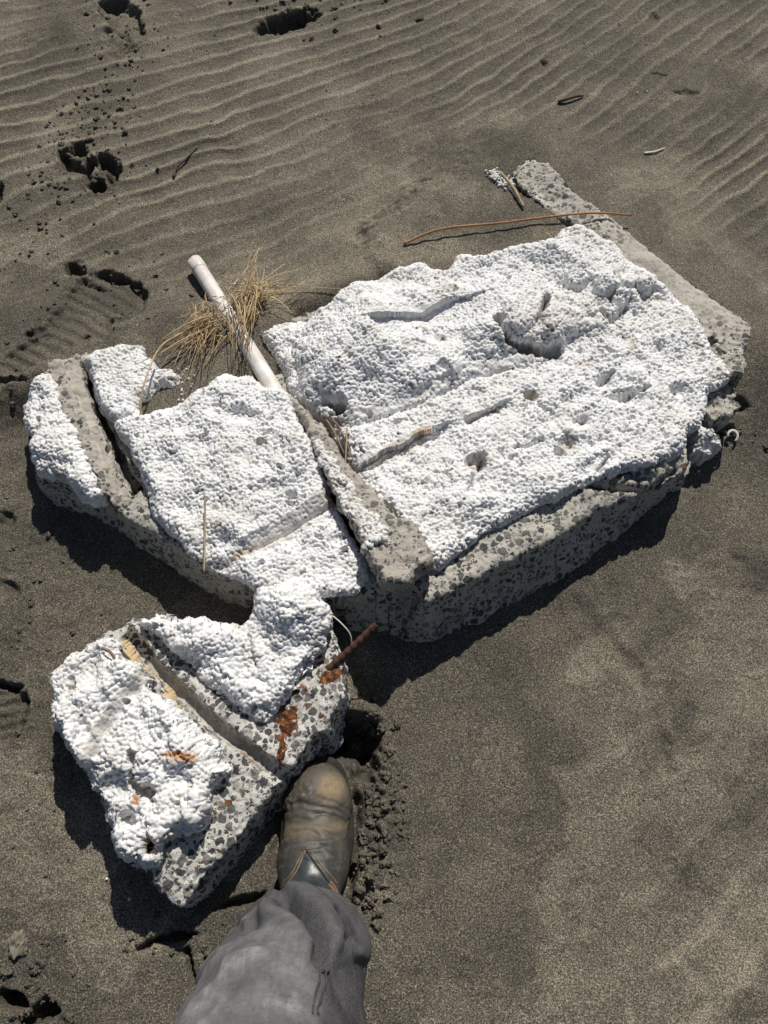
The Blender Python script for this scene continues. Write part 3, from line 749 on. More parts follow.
# rails of concrete between the foam panels
def rail_left(PX, PY, S, X, Y):
    d = sdline(PX, PY, [(70, 362), (84, 400), (100, 440), (116, 478)])[0]
    return .030 + .004 * fbm(X * 30, Y * 30, 3, 251) - .011 * sst(11, 6, d + 2.5 * fbm(X * 45, Y * 45, 2, 253)) - .018 * sst(104, 120, PX) * sst(440, 470, PY) - .014 * sst(470, 498, PY)
relief('concrete_rail', [(47, 367), (62, 361), (79, 354), (81, 372), (87, 394), (95, 412), (103, 434), (108, 455), (117, 478), (128, 498), (124, 501), (112, 500), (100, 492), (90, 464), (76, 432), (64, 406), (54, 392)],
       SLAB, .025, M_RIB, slab, rail_left, res=.0022, warp=(.006, 45), rows=10, bot=lambda x, y: plane_z(SLAB, x, y) - .006, displace=rock_disp(.003, .002, 330), seed=8,
       attr=lambda PX, PY, C: {'rust': PX * 0, 'plain': sst(8, 3, sdline(PX, PY, [(72, 368), (82, 400), (95, 436), (104, 462)])[0] + 3 * fbm(C[:, 0] * 45, C[:, 1] * 45, 2, 253))})

def rail_mid(PX, PY, S, X, Y):
    along = sdline(PX, PY, [(290, 400), (395, 560)])[2]
    return (.044 + .004 * fbm(X * 26, Y * 26, 3, 261) + .024 * along - .012 * sst(.06, .0, along)) * (.5 + .5 * dome(S, .012))
relief('concrete_rail', [(284, 392), (293, 388), (302, 402), (318, 418), (330, 432), (338, 448), (352, 464), (366, 484), (384, 504), (400, 518), (416, 524), (428, 544), (432, 562), (420, 575), (408, 588), (386, 588), (374, 576), (362, 556), (364, 546), (350, 524), (337, 500), (330, 484), (320, 462), (312, 444), (303, 424), (294, 408)],
       SLAB, .05, M_RIB, slab, rail_mid, res=.002, warp=(.004, 45), rows=14, bot=lambda x, y: plane_z(SLAB, x, y) + .006, displace=rock_disp(.003, .002, 340), seed=10,
       attr=lambda PX, PY, C: {'rust': blotch(PX, PY, [(425, 570, 8, 6, 0, .4)]), 'plain': .2 * sst(540, 520, PY)}, flare=lambda px, py, t: -.016 * t * t)
# foam left clinging to the middle rail
relief('foam_panel', [(310, 432), (322, 440), (334, 456), (346, 474), (360, 494), (376, 516), (390, 528), (382, 541), (366, 546), (352, 524), (339, 500), (331, 478), (321, 456)],
       SLAB, .062, M_FOAM, slab, lambda PX, PY, S, X, Y: .050 + .016 * sdline(PX, PY, [(300, 420), (395, 560)])[2] + (.006 + .004 * fbm(X * 30, Y * 30, 3, 271)) * dome(S, .010),
       rows=8, bot=lambda x, y: plane_z(SLAB, x, y) + .035, displace=bead_disp(seed=13, amp=.0046), warp=(.006, 60), seed=11,
       attr=lambda PX, PY, C: {'flat': PX * 0, 'dirt_shade': .30 + blotch(PX, PY, [(330, 490, 10, 20, -25, .5), (355, 535, 8, 14, -30, .6), (350, 470, 6, 20, -35, .3)]), 'rust': PX * 0})
# broken lumps at the right end
def lump(name, poly, h, seed, mat=M_CONC, off=.0):
    return relief(name, poly, SLAB, off, mat, slab, lambda PX, PY, S, X, Y: off + (h + .008 * fbm(X * 40, Y * 40, 3, seed)) * (.55 + .45 * dome(S, .012)), res=.0022, warp=(.006, 50), rows=10,
                  bot=lambda x, y: plane_z(SLAB, x, y) * 0 - .01, displace=rock_disp(.004, .002, seed), seed=seed, attr=lambda PX, PY, C: {'rust': PX * 0, 'plain': PX * 0})
lump('broken_fragment', [(708, 385), (726, 374), (738, 384), (743, 400), (736, 410), (724, 412), (712, 416), (705, 402)], -.018, 401)
lump('broken_fragment', [(705, 354), (716, 346), (728, 356), (736, 372), (726, 380), (708, 376)], .010, 403)
relief('foam_scrap', [(684, 428), (694, 422), (706, 426), (717, 438), (717, 449), (704, 458), (690, 454)], (.03, 0, 0), .01, M_FOAM, slab,
       lambda PX, PY, S, X, Y: .004 + (.034 + .012 * fbm(X * 40, Y * 40, 3, 281)) * dome(S, .022), rows=12, zbot=-.005, displace=bead_disp(seed=15), warp=(.006, 60), seed=12,
       attr=lambda PX, PY, C: {'flat': PX * 0, 'dirt_shade': .15 + 0 * PX, 'rust': PX * 0})

# ------------------------------------------------------------------ the small chunk
chunk = thing('concrete_chunk', 'smaller concrete chunk with foam patches and a slot, touching the toe of the boot', 'concrete chunk', (-.28, .33, 0))
CH_OUT = [(52, 694), (52, 674), (66, 660), (90, 648), (104, 634), (126, 622), (142, 620), (166, 616), (184, 622), (206, 630), (240, 630), (258, 622), (276, 604), (300, 598), (322, 606), (331, 622), (338, 646), (344, 672), (345, 692),
          (326, 722), (304, 750), (286, 772), (262, 800), (240, 830), (218, 858), (200, 882), (181, 905), (162, 893), (142, 880), (126, 864), (112, 830), (96, 794), (76, 758), (56, 724)]
SLOT = [(126, 630), (150, 662), (186, 698), (222, 730), (252, 752), (284, 776)]
def chunk_top(PX, PY, S, X, Y):
    t = .004 * fbm(X * 22, Y * 22, 3, 301)
    d, s, p = sdline(PX, PY, SLOT)
    w = 13 + 2 * fbm(X * 25, Y * 25, 2, 303)
    # slot: steep wall on the right, leaning wall on the left
    sd = d * np.where(s < 0, 1, -1)           # + right/upper side
    g = sst(9, 6, sd) * sst(-w, -w * .25, sd)
    t = t - .022 * g * sst(0, .04, p)
    t = t + .006 * sst(2, 10, sd) * sst(26, 14, sd)
    t = t - .012 * sst(250, 340, PX) * sst(700, 640, PY) - .006 * sst(-.015, 0, S)
    t = t - .010 * sst(820, 905, PY)
    return t
def chunk_flare(px, py, t):
    right = sst(182, 200, px) * sst(690, 712, py)
    left = sst(150, 110, px)
    return t * (.020 * right - .035 * left * t)
ch = relief('concrete_base', CH_OUT, CHUNK, 0.0, M_CHUNK, chunk, chunk_top, res=.0019, warp=(.005, 32), zbot=-.02, rows=24, flare=chunk_flare,
            displace=rock_disp(.0032, .002, 350), seed=21,
            attr=lambda PX, PY, C: {'rust': blotch(PX, PY, [(286, 722, 13, 24, 14, .8), (282, 752, 6, 16, 6, .8), (314, 668, 22, 7, -35, .5), (276, 706, 16, 9, -30, .7), (330, 676, 16, 8, -20, .95), (302, 690, 14, 8, -30, .6), (254, 756, 14, 8, 40, .6), (236, 738, 14, 4, 40, .4), (228, 803, 5, 4, 0, .9), (246, 752, 16, 6, 40, .4)]),
                                    'plain': np.maximum(.8 * sst(9, 4, sdline(PX, PY, [(150, 662), (186, 698), (222, 730), (262, 760)])[0]), .9 * blotch(PX, PY, [(268, 765, 8, 8, 0, .9)]))})

def cf_left(PX, PY, S, X, Y):
    t = .034 + .009 * fbm(X * 11, Y * 11, 3, 311) + .006 * fbm(X * 28, Y * 28, 2, 313)
    d, s, p = sdline(PX + 1.5 * fbm(X * 40, Y * 40, 2, 314), PY, [(152, 664), (142, 682), (120, 708), (104, 734), (92, 762)])
    left = sst(-5, 6, d * np.where(s > 0, 1, -1))
    t = t + .021 * left - .010 * sst(80, 52, PX)
    t = t - .016 * sst(1.3, .3, ell(PX, PY, 92, 672, 12, 26, 20)) - .014 * sst(1.3, .3, ell(PX, PY, 88, 735, 10, 22, -20))
    t = t + .014 * sst(1.3, .3, ell(PX, PY, 180, 740, 40, 30, 40))
    t = t - .016 * sst(840, 870, PY)
    dd = sdline(PX + 2 * fbm(X * 60, Y * 60, 2, 315), PY, [(133, 755), (136, 782), (144, 792), (154, 802)])[0]
    t = t - .030 * np.exp(-(dd / 2.6)**2)
    for (cx, cy, rx, ry, dg, dp) in ((149, 790, 8, 5, 30, .04), (150, 846, 7, 11, 0, .05), (128, 703, 2.6, 2.4, 0, .02), (147, 716, 2, 1.8, 0, .015), (165, 716, 4, 2, -20, .015), (183, 800, 2, 2, 0, .02), (128, 820, 8, 6, 40, .02), (182, 826, 12, 7, -20, .02), (76, 686, 3, 7, 0, .02), (110, 790, 12, 18, 30, .01), (217, 758, 2, 1.6, 0, .015)):
        t = t - dp * sst(1.3, .35, ell(PX + 1.6 * fbm(X * 90, Y * 90, 2, 316), PY, cx, cy, rx, ry, dg))
    return t * (.3 + .7 * dome(S, .018)) + .003
def cfl_attr(PX, PY, C):
    w = sst(8, 5, sdline(PX, PY, [(150, 668), (142, 682), (120, 708), (104, 734), (96, 752)])[0])
    return {'flat': w, 'dirt_shade': np.maximum(.42 * w, blotch(PX, PY, [(150, 846, 9, 12, 0, 1.0), (140, 800, 6, 10, 0, .7), (78, 690, 5, 14, 20, .5), (60, 735, 10, 16, -30, .35), (170, 838, 16, 10, -20, .35), (182, 792, 30, 8, -30, .15)])),
            'rust': blotch(PX, PY, [(182, 757, 19, 5, 4, 1.0), (192, 760, 9, 5, 0, 1.0), (138, 800, 4, 8, 0, .8), (150, 846, 5, 8, 0, .5)])}
relief('foam_panel', [(51, 694), (50, 672), (62, 660), (88, 650), (106, 642), (120, 658), (138, 664), (150, 684), (164, 702), (182, 722), (204, 746), (226, 770), (216, 782), (207, 796), (198, 826), (180, 834), (160, 842), (152, 862), (136, 868), (124, 858), (112, 826), (96, 790), (76, 756), (56, 722)],
       CHUNK, .025, M_FOAM, chunk, cf_left, res=.0014, rows=22, bot=lambda x, y: plane_z(CHUNK, x, y) - .012, displace=bead_disp(seed=23, und=1.8, amp=.0043, cell=.0061), seed=22, attr=cfl_attr, bulge=.004, warp=(.004, 60))

def cf_right(PX, PY, S, X, Y):
    t = .030 + .008 * fbm(X * 12, Y * 12, 3, 321) + .004 * fbm(X * 30, Y * 30, 2, 323)
    t = t + .034 * sst(1.35, .2, ell(PX, PY, 292, 612, 34, 34, 0)) + .010 * sst(1.3, .2, ell(PX, PY, 214, 640, 36, 16, 0))
    t = t - .016 * sst(1.3, .2, ell(PX, PY, 214, 682, 46, 13, 40)) - .012 * sst(640, 710, PY) * sst(230, 260, PX)
    d = sdline(PX, PY, [(248, 628), (251, 648), (256, 666)])[0]; t = t - .007 * np.exp(-(d / 2.4)**2)
    return t * (.3 + .7 * dome(S, .020)) + .003
relief('foam_panel', [(136, 618), (150, 616), (165, 613), (182, 619), (206, 627), (238, 628), (252, 622), (258, 604), (258, 590), (268, 584), (284, 580), (302, 581), (314, 590), (320, 602), (328, 612), (326, 632), (318, 648), (308, 664), (292, 686), (274, 704), (262, 716), (246, 708), (230, 698), (212, 686), (196, 668), (176, 650), (156, 634)],
       CHUNK, .03, M_FOAM, chunk, cf_right, res=.0014, rows=22, bot=lambda x, y: plane_z(CHUNK, x, y) - .010, displace=bead_disp(seed=27, und=1.8, amp=.0043, cell=.0061), seed=24, bulge=.004, warp=(.004, 60),
       attr=lambda PX, PY, C: {'flat': PX * 0, 'dirt_shade': blotch(PX, PY, [(252, 650, 4, 22, -8, .45), (240, 630, 14, 4, 0, .5), (178, 640, 16, 5, 30, .35), (315, 645, 8, 18, 20, .3)]), 'rust': PX * 0})

# tan board lining the left side of the slot
def lining():
    n, m = 160, 6; v = []; q = []
    P = np.array(SLOT[:4], float)
    for i in range(n + 1):
        f = i / n; k = f * 2.2; j = min(int(k), 2); p = P[j] + (P[j + 1] - P[j]) * (k - j)
        nrm = np.array((-.74, .67))
        e = 3.5 * float(fbm(np.array([f * 11.0]), np.array([1.0]), 4, 333, .65)[0]) + 1.5 * float(fbm(np.array([f * 40.0]), np.array([4.0]), 2, 335)[0])
        outer = 14.5 + .8 * float(fbm(np.array([f * 16.0]), np.array([9.0]), 3, 337)[0]); inner = min(outer - 1, 4.5 + e + 9 * max(0, f - .8) / .2 + 3 * max(0, .08 - f) / .08)
        for w in range(m + 1):
            t = w / m; d = outer + (inner - outer) * t; a = p + nrm * d
            z = CHUNK[0] + .001 - .013 * t - .004 * t * t
            v.append(on(a[0], a[1], z, *CHUNK[1:]))
        v.append(v[-1] + np.array((0, 0, -.012)))
        if i:
            o = (i - 1) * (m + 2)
            for w in range(m + 1): q.append((o + w, o + w + 1, o + m + 2 + w + 1, o + m + 2 + w))
    mesh_np('slot_lining', v, np.array(q)[:, ::-1], M_WOOD, chunk)
lining()

# rebar
def rebar():
    mb = MB()
    a = on(322, 674, CHUNK[0] - .012, *CHUNK[1:]); b = on(376, 625, .130)
    n = 150; P = [a + (b - a) * i / n + np.array((0, 0, -.006 * math.sin(i / n * math.pi))) for i in range(n + 1)]
    r = [.0062 + (.0006 if (i % 5) < 2 else 0) + .0005 * math.sin(i * .37) + .0012 * (i < 25) * (1 - i / 25) for i in range(n + 1)]
    mb.tube(P, r, 14)
    return mb.build('reinforcing_bar', M_RUST, chunk)
rebar()

# ------------------------------------------------------------------ pipe
def pipe():
    a = ground(197, 268, .021); b = on(279, 398, plane_z(SLAB, -.20, .93) + .020)
    n = 24; P = [a + (b - a) * i / n for i in range(n + 1)]
    root = thing('plastic_pipe', 'white plastic pipe lying through the dry grass, its lower end pushed under the foam', 'pipe', tuple(a - np.array((0, 0, .02))))
    ax = (b - a) / np.linalg.norm(b - a)
    s = np.cross(ax, (0, 0, 1)); s /= np.linalg.norm(s); w = np.cross(s, ax)
    seg = 28; V = []; ro, ri = .0172, .0140
    prof = [(0, ri)] + [(0, ro)] + [(i / n, ro) for i in range(1, n + 1)] + [(1, ri), (.0, ri)]
    for t, r in prof:
        for k in range(seg):
            an = 2 * math.pi * k / seg
            jag = .006 * (vn2(np.array([k * .6]), np.array([.3]), 77)[0] - .5) if t == 0 else 0
            V.append(a + (b - a) * t + ax * jag + r * (math.cos(an) * s + math.sin(an) * w))
    Q = [(i * seg + k, i * seg + (k + 1) % seg, (i + 1) * seg + (k + 1) % seg, (i + 1) * seg + k) for i in range(len(prof) - 1) for k in range(seg)]
    mesh_np('pipe_wall', V, np.array(Q)[:, ::-1], M_PIPE, root)
    mb = MB()
    c = a + ax * .012
    mb.tube([c + ax * .004, c + ax * .005, c + ax * .024, c + ax * .025], [ro, ro + .0009, ro + .0009, ro], 28)
    mb.build('pipe_collar', M_PIPE, root)
pipe()

# ------------------------------------------------------------------ dry grass
def tuft(name, label, px, py, fans, seed, lift=.02, n=70):
    rr = np.random.default_rng(seed); mb = MB(); tone = []
    o = ground(px, py, lift)
    for _ in range(n):
        tx, ty, sp, zt = fans[rr.integers(len(fans))]
        e = ground(tx + rr.normal() * sp * 1.5, ty + rr.normal() * sp * 1.5, 0) + (0, 0, max(.004, zt + rr.normal() * .012))
        s = o + rr.normal(size=3) * (.022, .022, .008)
        if rr.random() < .35:
            an = rr.random() * 6.28; ln = rr.uniform(.02, .06); e = s + np.array((math.cos(an) * ln, math.sin(an) * ln, rr.normal() * .008))
        f = rr.uniform(.55, 1.05); e = s + (e - s) * f
        mid = (s + e) / 2 + rr.normal(size=3) * .008 + (0, 0, .02 * rr.random())
        P = [(1 - t)**2 * s + 2 * t * (1 - t) * mid + t * t * e for t in np.linspace(0, 1, 9)]
        P = [p if p[2] > ZAT(p[0], p[1]) + .002 else np.array((p[0], p[1], ZAT(p[0], p[1]) + .002)) for p in P]
        r = rr.uniform(.0006, .0018)
        mb.tube(P, [r * (1 - .6 * t) for t in np.linspace(0, 1, 9)], 5, .6)
        tone += [rr.random()] * (9 * 5 + 2)
    ob = mb.build(name, M_STRAW, None, origin=o, attrs={'tone': np.array(tone)})
    return tag(ob, label, 'dry grass', 'tufts of dry grass by the pipe')
tuft('dry_grass', 'spiky tuft of dry grass above the white pipe, on its right side', 248, 306,
     [(262, 262, 6, .05), (285, 274, 7, .03), (250, 345, 8, .03), (240, 372, 5, .05), (256, 372, 5, .05), (278, 300, 9, .02), (300, 276, 5, .02), (240, 325, 9, .03), (235, 380, 3, .05), (268, 318, 9, .01), (248, 285, 7, .04), (320, 288, 4, .01)], 5, .03, 130)
tuft('dry_grass', 'flattened bundle of dry grass left of the white pipe, pointing at the foam', 213, 326,
     [(168, 358, 8, .03), (160, 368, 6, .03), (182, 372, 9, .03), (200, 380, 5, .03), (150, 380, 4, .05), (175, 350, 8, .03), (205, 385, 4, .04), (230, 348, 6, .01), (190, 362, 7, .02)], 8, .02, 95)
def blade(name, label, cat, pts, r, mat, group=None, seg=6, taper=.5, flat=1.0):
    mb = MB(); P = np.array(pts, float)
    t = np.linspace(0, len(P) - 1, max(12, 6 * len(P))); i = np.minimum(t.astype(int), len(P) - 2); f = (t - i)
    def cr(k): return P[np.clip(k, 0, len(P) - 1)]
    p0, p1, p2, p3 = cr(i - 1), cr(i), cr(i + 1), cr(i + 2); f = f[:, None]
    C = .5 * (2 * p1 + (p2 - p0) * f + (2 * p0 - 5 * p1 + 4 * p2 - p3) * f**2 + (3 * p1 - p0 - 3 * p2 + p3) * f**3)
    rad = r * (1 - taper * np.linspace(0, 1, len(C)))
    mb.tube(C, rad, seg, flat)
    return tag(mb.build(name, mat, None, origin=P[0], attrs={'tone': np.full(mb.n, .6)}), label, cat, group)
sl = lambda px, py, z: on(px, py, SLAB[0] + z, *SLAB[1:])
blade('grass_stalk', 'long bent straw stalk hanging from the dry grass over the notch in the foam', 'straw', [ground(200, 335, .03), ground(168, 356, .04), sl(148, 372, .062), sl(141, 398, .052), sl(141, 415, .035)], .0022, M_STRAW, taper=.3)
blade('grass_stalk', 'thin straw stalk lying on the sand right of the spiky grass tuft', 'straw', [ground(270, 291, .012), ground(310, 290, .008), ground(350, 289, .008)], .0011, M_STRAW, taper=.5)
blade('grass_stalk', 'straw stalk standing out from the foam at the front of the slab', 'straw', [sl(205, 499, .055), sl(205, 530, .040), sl(204, 572, .03)], .0020, M_TAN, taper=.2)
blade('grass_stalk', 'short straw poking up behind the foam mound, below the orange reed', 'straw', [sl(430, 272, .03), sl(424, 262, .05)], .0012, M_STRAW)
blade('grass_stalk', 'straw stub on the foam by the right side of the orange reed', 'straw', [sl(556, 243, .02), sl(549, 235, .04), sl(545, 233, .04)], .0030, M_TAN)
blade('reed', 'long thin orange brown reed lying across the sand onto the concrete corner', 'reed', [ground(404, 245, .004), ground(440, 235, .018), sl(500, 223, .020), sl(548, 217, .020), sl(592, 213, .020), sl(632, 215, .014)], .0030, M_REED, taper=.25, seg=9)
blade('stick', 'short tan stick lying across the spilled white beads', 'stick', [ground(500, 180, .020), ground(512, 194, .016), ground(523, 209, .007)], .0038, M_TAN, taper=.1, seg=8)
blade('twig', 'crooked black twig on the rippled sand above the white pipe', 'twig', [ground(174, 178, .004), ground(177, 170, .007), ground(186, 161, .006), ground(198, 148, .004)], .0040, M_TWIG, taper=.6)
blade('twig', 'small dark twig on the rippled sand near the top right', 'twig', [ground(558, 103, .004), ground(566, 102, .009), ground(576, 99, .008), ground(583, 97, .004)], .0045, M_TWIG, taper=.4)
blade('sliver', 'pale bleached sliver lying on the sand at the upper right', 'sliver', [ground(644, 154, .003), ground(655, 153, .005), ground(664, 149, .004)], .0040, M_PALE, taper=.6, flat=.6)
blade('bent_fibre', 'thin pale fibre curling by the rusty bar on the small chunk', 'fibre', [on(333, 616, .12), on(342, 624, .13), on(350, 634, .125), on(352, 646, .11)], .0013, M_PALE, taper=.2)
for k, (lb, pts) in enumerate([('brown root strand in the crack, curling beside the rail', [(318, 410, .03), (330, 425, .034), (338, 440, .036), (346, 458, .030)]),
                 ('darker root strand in the crack, nearest the foam mound', [(326, 412, .03), (340, 428, .036), (347, 444, .04), (354, 462, .034)]),
                 ('pale straight straw standing in the crack by the rail', [(347, 428, .055), (346, 450, .05), (345, 476, .045)]),
                 ('short root strand at the top of the crack below the mound', [(312, 404, .03), (322, 414, .034), (336, 424, .034), (341, 436, .034)])]):
    blade('root_strand', lb, 'root', [sl(*p) for p in pts], .0024 - .0003 * k, M_ROOT if k != 2 else M_TAN, 'root strands in the crack of the slab', taper=.5)
blade('root_strand', 'brown root curl at the top of the small chunk, beside its slot', 'root', [on(102, 648, .145), on(110, 652, .150), on(115, 660, .148), on(115, 668, .14)], .0030, M_ROOT, taper=.3)

# shell
def shell():
    mb = MB(); c = ground(731, 438, .008); P = []
    for i in range(15):
        a = math.radians(-70 + 260 * i / 14); P.append(c + .010 * np.array((math.cos(a), math.sin(a) * 1.1, .3 * math.sin(a))))
    mb.tube(P, [.0015 + .0022 * math.sin(math.pi * i / 14) for i in range(15)], 8)
    tag(mb.build('shell', M_SHELL, None, origin=c), 'curled white shell fragment on the sand beside the right end of the slab', 'shell')
shell()
def clod(name, label, px, py, r, mat, sq=(1, 1, .7)):
    mb = MB(); c = ground(px, py, r * .3); mb.blob(c, r, px * .37, .5, 3, sq)
    return tag(mb.build(name, mat, None, origin=c), label, 'clod')
clod('sand_clod', 'small pale lump of dried sand alone at the lower left', 18, 944, .014, M_CLOD, (.8, 1.2, .7))

# ------------------------------------------------------------------ loose stuff
def crumbs():
    mb = MB(); rr = np.random.default_rng(21); damp = []
    def sc(n, cx, cy, sx, sy, r0, r1, deg=0):
        a = math.radians(deg)
        for _ in range(n):
            u, v = rr.normal() * sx, rr.normal() * sy
            px, py = cx + u * math.cos(a) - v * math.sin(a), cy + u * math.sin(a) + v * math.cos(a)
            if not (-20 < px < 800 and -10 < py < 1050): continue
            r = r0 + (r1 - r0) * rr.random()**2.5
            p = ground(px, py, 0)
            if sdpoly(np.array([p[0]]), np.array([p[1]]), SLABG)[0] < .01 or sdpoly(np.array([p[0]]), np.array([p[1]]), CHG)[0] < .01: continue
            mb.blob(p + (0, 0, r * .2), r, rr.random() * 90, .8, 2, (1, 1, .75))
    SLABG = [on(a, b, .0) for a, b in SLAB_OUT]; CHG = [on(a, b, .0) for a, b in CH_OUT]
    sc(150, 100, 105, 45, 22, .0018, .0055, 115); sc(60, 40, 210, 40, 25, .0018, .0055, 120); sc(45, 100, 165, 28, 22, .002, .007)
    sc(40, 310, 15, 40, 14, .002, .007); sc(40, 120, 30, 22, 25, .002, .006); sc(60, 110, 300, 50, 30, .0018, .006); sc(50, 30, 330, 30, 40, .0018, .005)
    sc(60, 380, 815, 10, 40, .002, .008); sc(45, 368, 868, 8, 22, .002, .008); sc(26, 366, 725, 14, 14, .003, .010); sc(30, 395, 800, 14, 40, .0015, .004)
    sc(40, 30, 600, 25, 60, .0018, .005); sc(40, 25, 980, 30, 25, .002, .007); sc(25, 60, 850, 30, 60, .0014, .0035); sc(20, 735, 425, 14, 14, .002, .006)
    sc(60, 400, 60, 200, 50, .0012, .003); sc(50, 600, 700, 120, 140, .0009, .002); sc(30, 170, 945, 30, 14, .002, .005)
    o = mb.build('sand_crumbs', M_SAND, None); n = len(o.data.vertices)
    for k, val in (('crest', .1), ('damp', .45)):
        a = o.data.attributes.new(k, 'FLOAT', 'POINT'); a.data.foreach_set('value', np.full(n, val, np.float32))
    tag(o, 'dark crumbs of damp sand scattered around the footprints and the boot', 'sand crumbs', kind='stuff')
crumbs()
def beads():
    mb = MB(); rr = np.random.default_rng(31)
    line = np.array([(490, 173), (500, 180), (515, 190), (530, 199), (543, 205)])
    for _ in range(330):
        t = rr.random() * 3.999; i = int(t); p = line[i] + (line[i + 1] - line[i]) * (t - i)
        w = 6.0 if 0.8 < t < 3.6 else 3.5
        p = p + rr.normal(size=2) * (w * .55, w * .5)
        r = rr.uniform(.0022, .0034)
        c = ground(p[0], p[1], r * .7 + .003 * rr.random())
        if sdpoly(np.array([p[0]]), np.array([p[1]]), SLAB_OUT)[0] < 0: c = sl(p[0], p[1], .010)
        mb.blob(c, r, rr.random() * 50, .12, 0)
    for (px, py, n, s) in ((555, 220, 3, 2), (165, 385, 10, 9), (182, 380, 14, 7), (180, 395, 4, 5), (575, 226, 8, 6), (700, 460, 6, 8), (120, 880, 3, 12), (440, 90, 1, 1), (655, 82, 2, 30), (250, 300, 5, 20), (560, 250, 10, 10)):
        for _ in range(n):
            q = (px + rr.normal() * s, py + rr.normal() * s); r = .0028
            mb.blob(ground(q[0], q[1], r * .7), r, rr.random() * 50, .12, 0)
    tag(mb.build('foam_beads', M_BEAD, None), 'tiny white foam beads spilled beside the concrete corner at the back', 'foam beads', kind='stuff')
beads()

# ------------------------------------------------------------------ the person: one leg stretched to the concrete
def leather_mat():
    m, nt, b = new_mat('worn_boot_leather', .5, .45); g = G(nt)
    n = g.noise(28, 5, .65); n2 = g.noise(140, 4, .7); dust = g.attr('dust'); mud = g.attr('mud')
    c = g.mix(g.mr(n, .3, .7), (.030, .032, .033), (.066, .060, .052))
    dv = g.math('MULTIPLY', dust, g.mr(n2, .25, .65, .55, 1.0), clamp=True)
    c = g.mix(dv, c, (.30, .225, .125))
    c = g.mix(g.mr(g.noise(46, 5, .75), .50, .66, 0, .4), c, (.15, .128, .098))
    mv = g.math('MULTIPLY', mud, g.mr(n2, .3, .5, .75, 1.0), clamp=True)
    c = g.mix(mv, c, g.mix(g.noise(420, 2), (.03, .027, .021), (.13, .115, .085)))
    g.out(b, 'Base Color', c)
    g.out(b, 'Roughness', g.math('ADD', g.math('ADD', g.math('MULTIPLY', dust, .30), .44), g.math('MULTIPLY', n2, .15), clamp=True))
    nb = g.bump(g.math('ADD', n2, g.vor(420)), .25, .0008)
    g.out(b, 'Normal', nb); return m
def denim_mat():
    m, nt, b = new_mat('grey_denim', .9, .15); g = G(nt)
    n = g.noise(16, 5, .6); n2 = g.noise(70, 4, .7)
    st = g.noise(90, 3, .7, vec=g.scale((1, .25, .25)))
    wear = g.attr('wear')
    c = g.mix(g.mr(n, .3, .72), (.026, .0255, .028), (.050, .049, .051))
    c = g.mix(g.math('MULTIPLY', wear, g.mr(n2, .2, .75, .35, 1.0), clamp=True), c, (.36, .355, .355))
    c = g.mix(g.mr(st, .42, .68, 0, .5), c, (.11, .108, .113))
    c = g.mix(g.mr(g.noise(520, 2, .8), .35, .70, 0, .5), c, (.17, .168, .172)); c = g.mix(g.mr(g.noise(300, 2, .7), .58, .75, 0, .5), c, (.028, .027, .03))
    w = nt.nodes.new('ShaderNodeTexWave'); w.inputs['Scale'].default_value = 420; w.inputs['Distortion'].default_value = 1.5; w.bands_direction = 'DIAGONAL'
    nt.links.new(g.tc, w.inputs['Vector'])
    c = g.mix(g.math('MULTIPLY', w.outputs['Fac'], .25), c, (.085, .083, .09))
    g.out(b, 'Base Color', c)
    nb = g.bump(w.outputs['Fac'], .22, .0006); nb = g.bump(n2, .3, .0018, nb); nb = g.bump(g.noise(34, 4, .6), .35, .004, nb)
    g.out(b, 'Normal', nb);
    return m
M_LEATHER = leather_mat(); M_DENIM = denim_mat()
M_SOLE = simple_mat('black_rubber', (.020, .019, .018), (.045, .039, .032), 50, .8, .15)
M_ELASTIC = simple_mat('dark_elastic', (.040, .047, .052), (.022, .025, .027), 60, .38, .5, .2, .0006)
M_THREAD = simple_mat('tan_thread', (.30, .22, .14), (.18, .13, .085), 200, .8)
M_TAB = simple_mat('brown_pull_tab', (.27, .15, .10), (.17, .10, .07), 120, .8)

BOOT = np.array((-.1135, -.137, -.004)); BL = .30
person = thing('person', 'person standing with one dusty boot and grey jeans leg stretched towards the small chunk', 'person', tuple(BOOT))
def smin(a, b, k):
    h = np.clip(.5 + .5 * (b - a) / k, 0, 1); return b + (a - b) * h - k * h * (1 - h)
def capsule(X, Y, Z, a, b, r0, r1, sx=1.0):
    a, b = np.array(a, float), np.array(b, float); d = b - a; L = d @ d
    t = np.clip(((X - a[0]) * d[0] + (Y - a[1]) * d[1] + (Z - a[2]) * d[2]) / L, 0, 1)
    q = np.sqrt(((X - a[0] - d[0] * t) / sx)**2 + (Y - a[1] - d[1] * t)**2 + (Z - a[2] - d[2] * t)**2)
    return q - (r0 + (r1 - r0) * t)
def boot_sdf(X, Y, Z):
    toe = (np.sqrt(((X - .003) / .052)**2 + ((Y - .222) / .061)**2 + ((Z - .030) / .044)**2) - 1) * .045
    ball = capsule(X, Y, Z, (.001, .206, .036), (0, .125, .064), .040, .041, 1.27)
    inst = capsule(X, Y, Z, (0, .13, .062), (-.001, .052, .112), .042, .040, 1.12)
    heel = capsule(X, Y, Z, (0, .022, .045), (0, .038, .12), .040, .044, .92)
    shaft = capsule(X, Y, Z, (-.001, .042, .12), (-.002, .028, .27), .042, .046, 1.0)
    d = smin(toe, ball, .022); d = smin(d, inst, .03); d = smin(d, heel, .03); d = smin(d, shaft, .025)
    return np.maximum(np.maximum(d, .018 - Z), Z - .26)
co, qd = surface_net(boot_sdf, (-.075, -.055, .008), (.075, .32, .275), .0024)
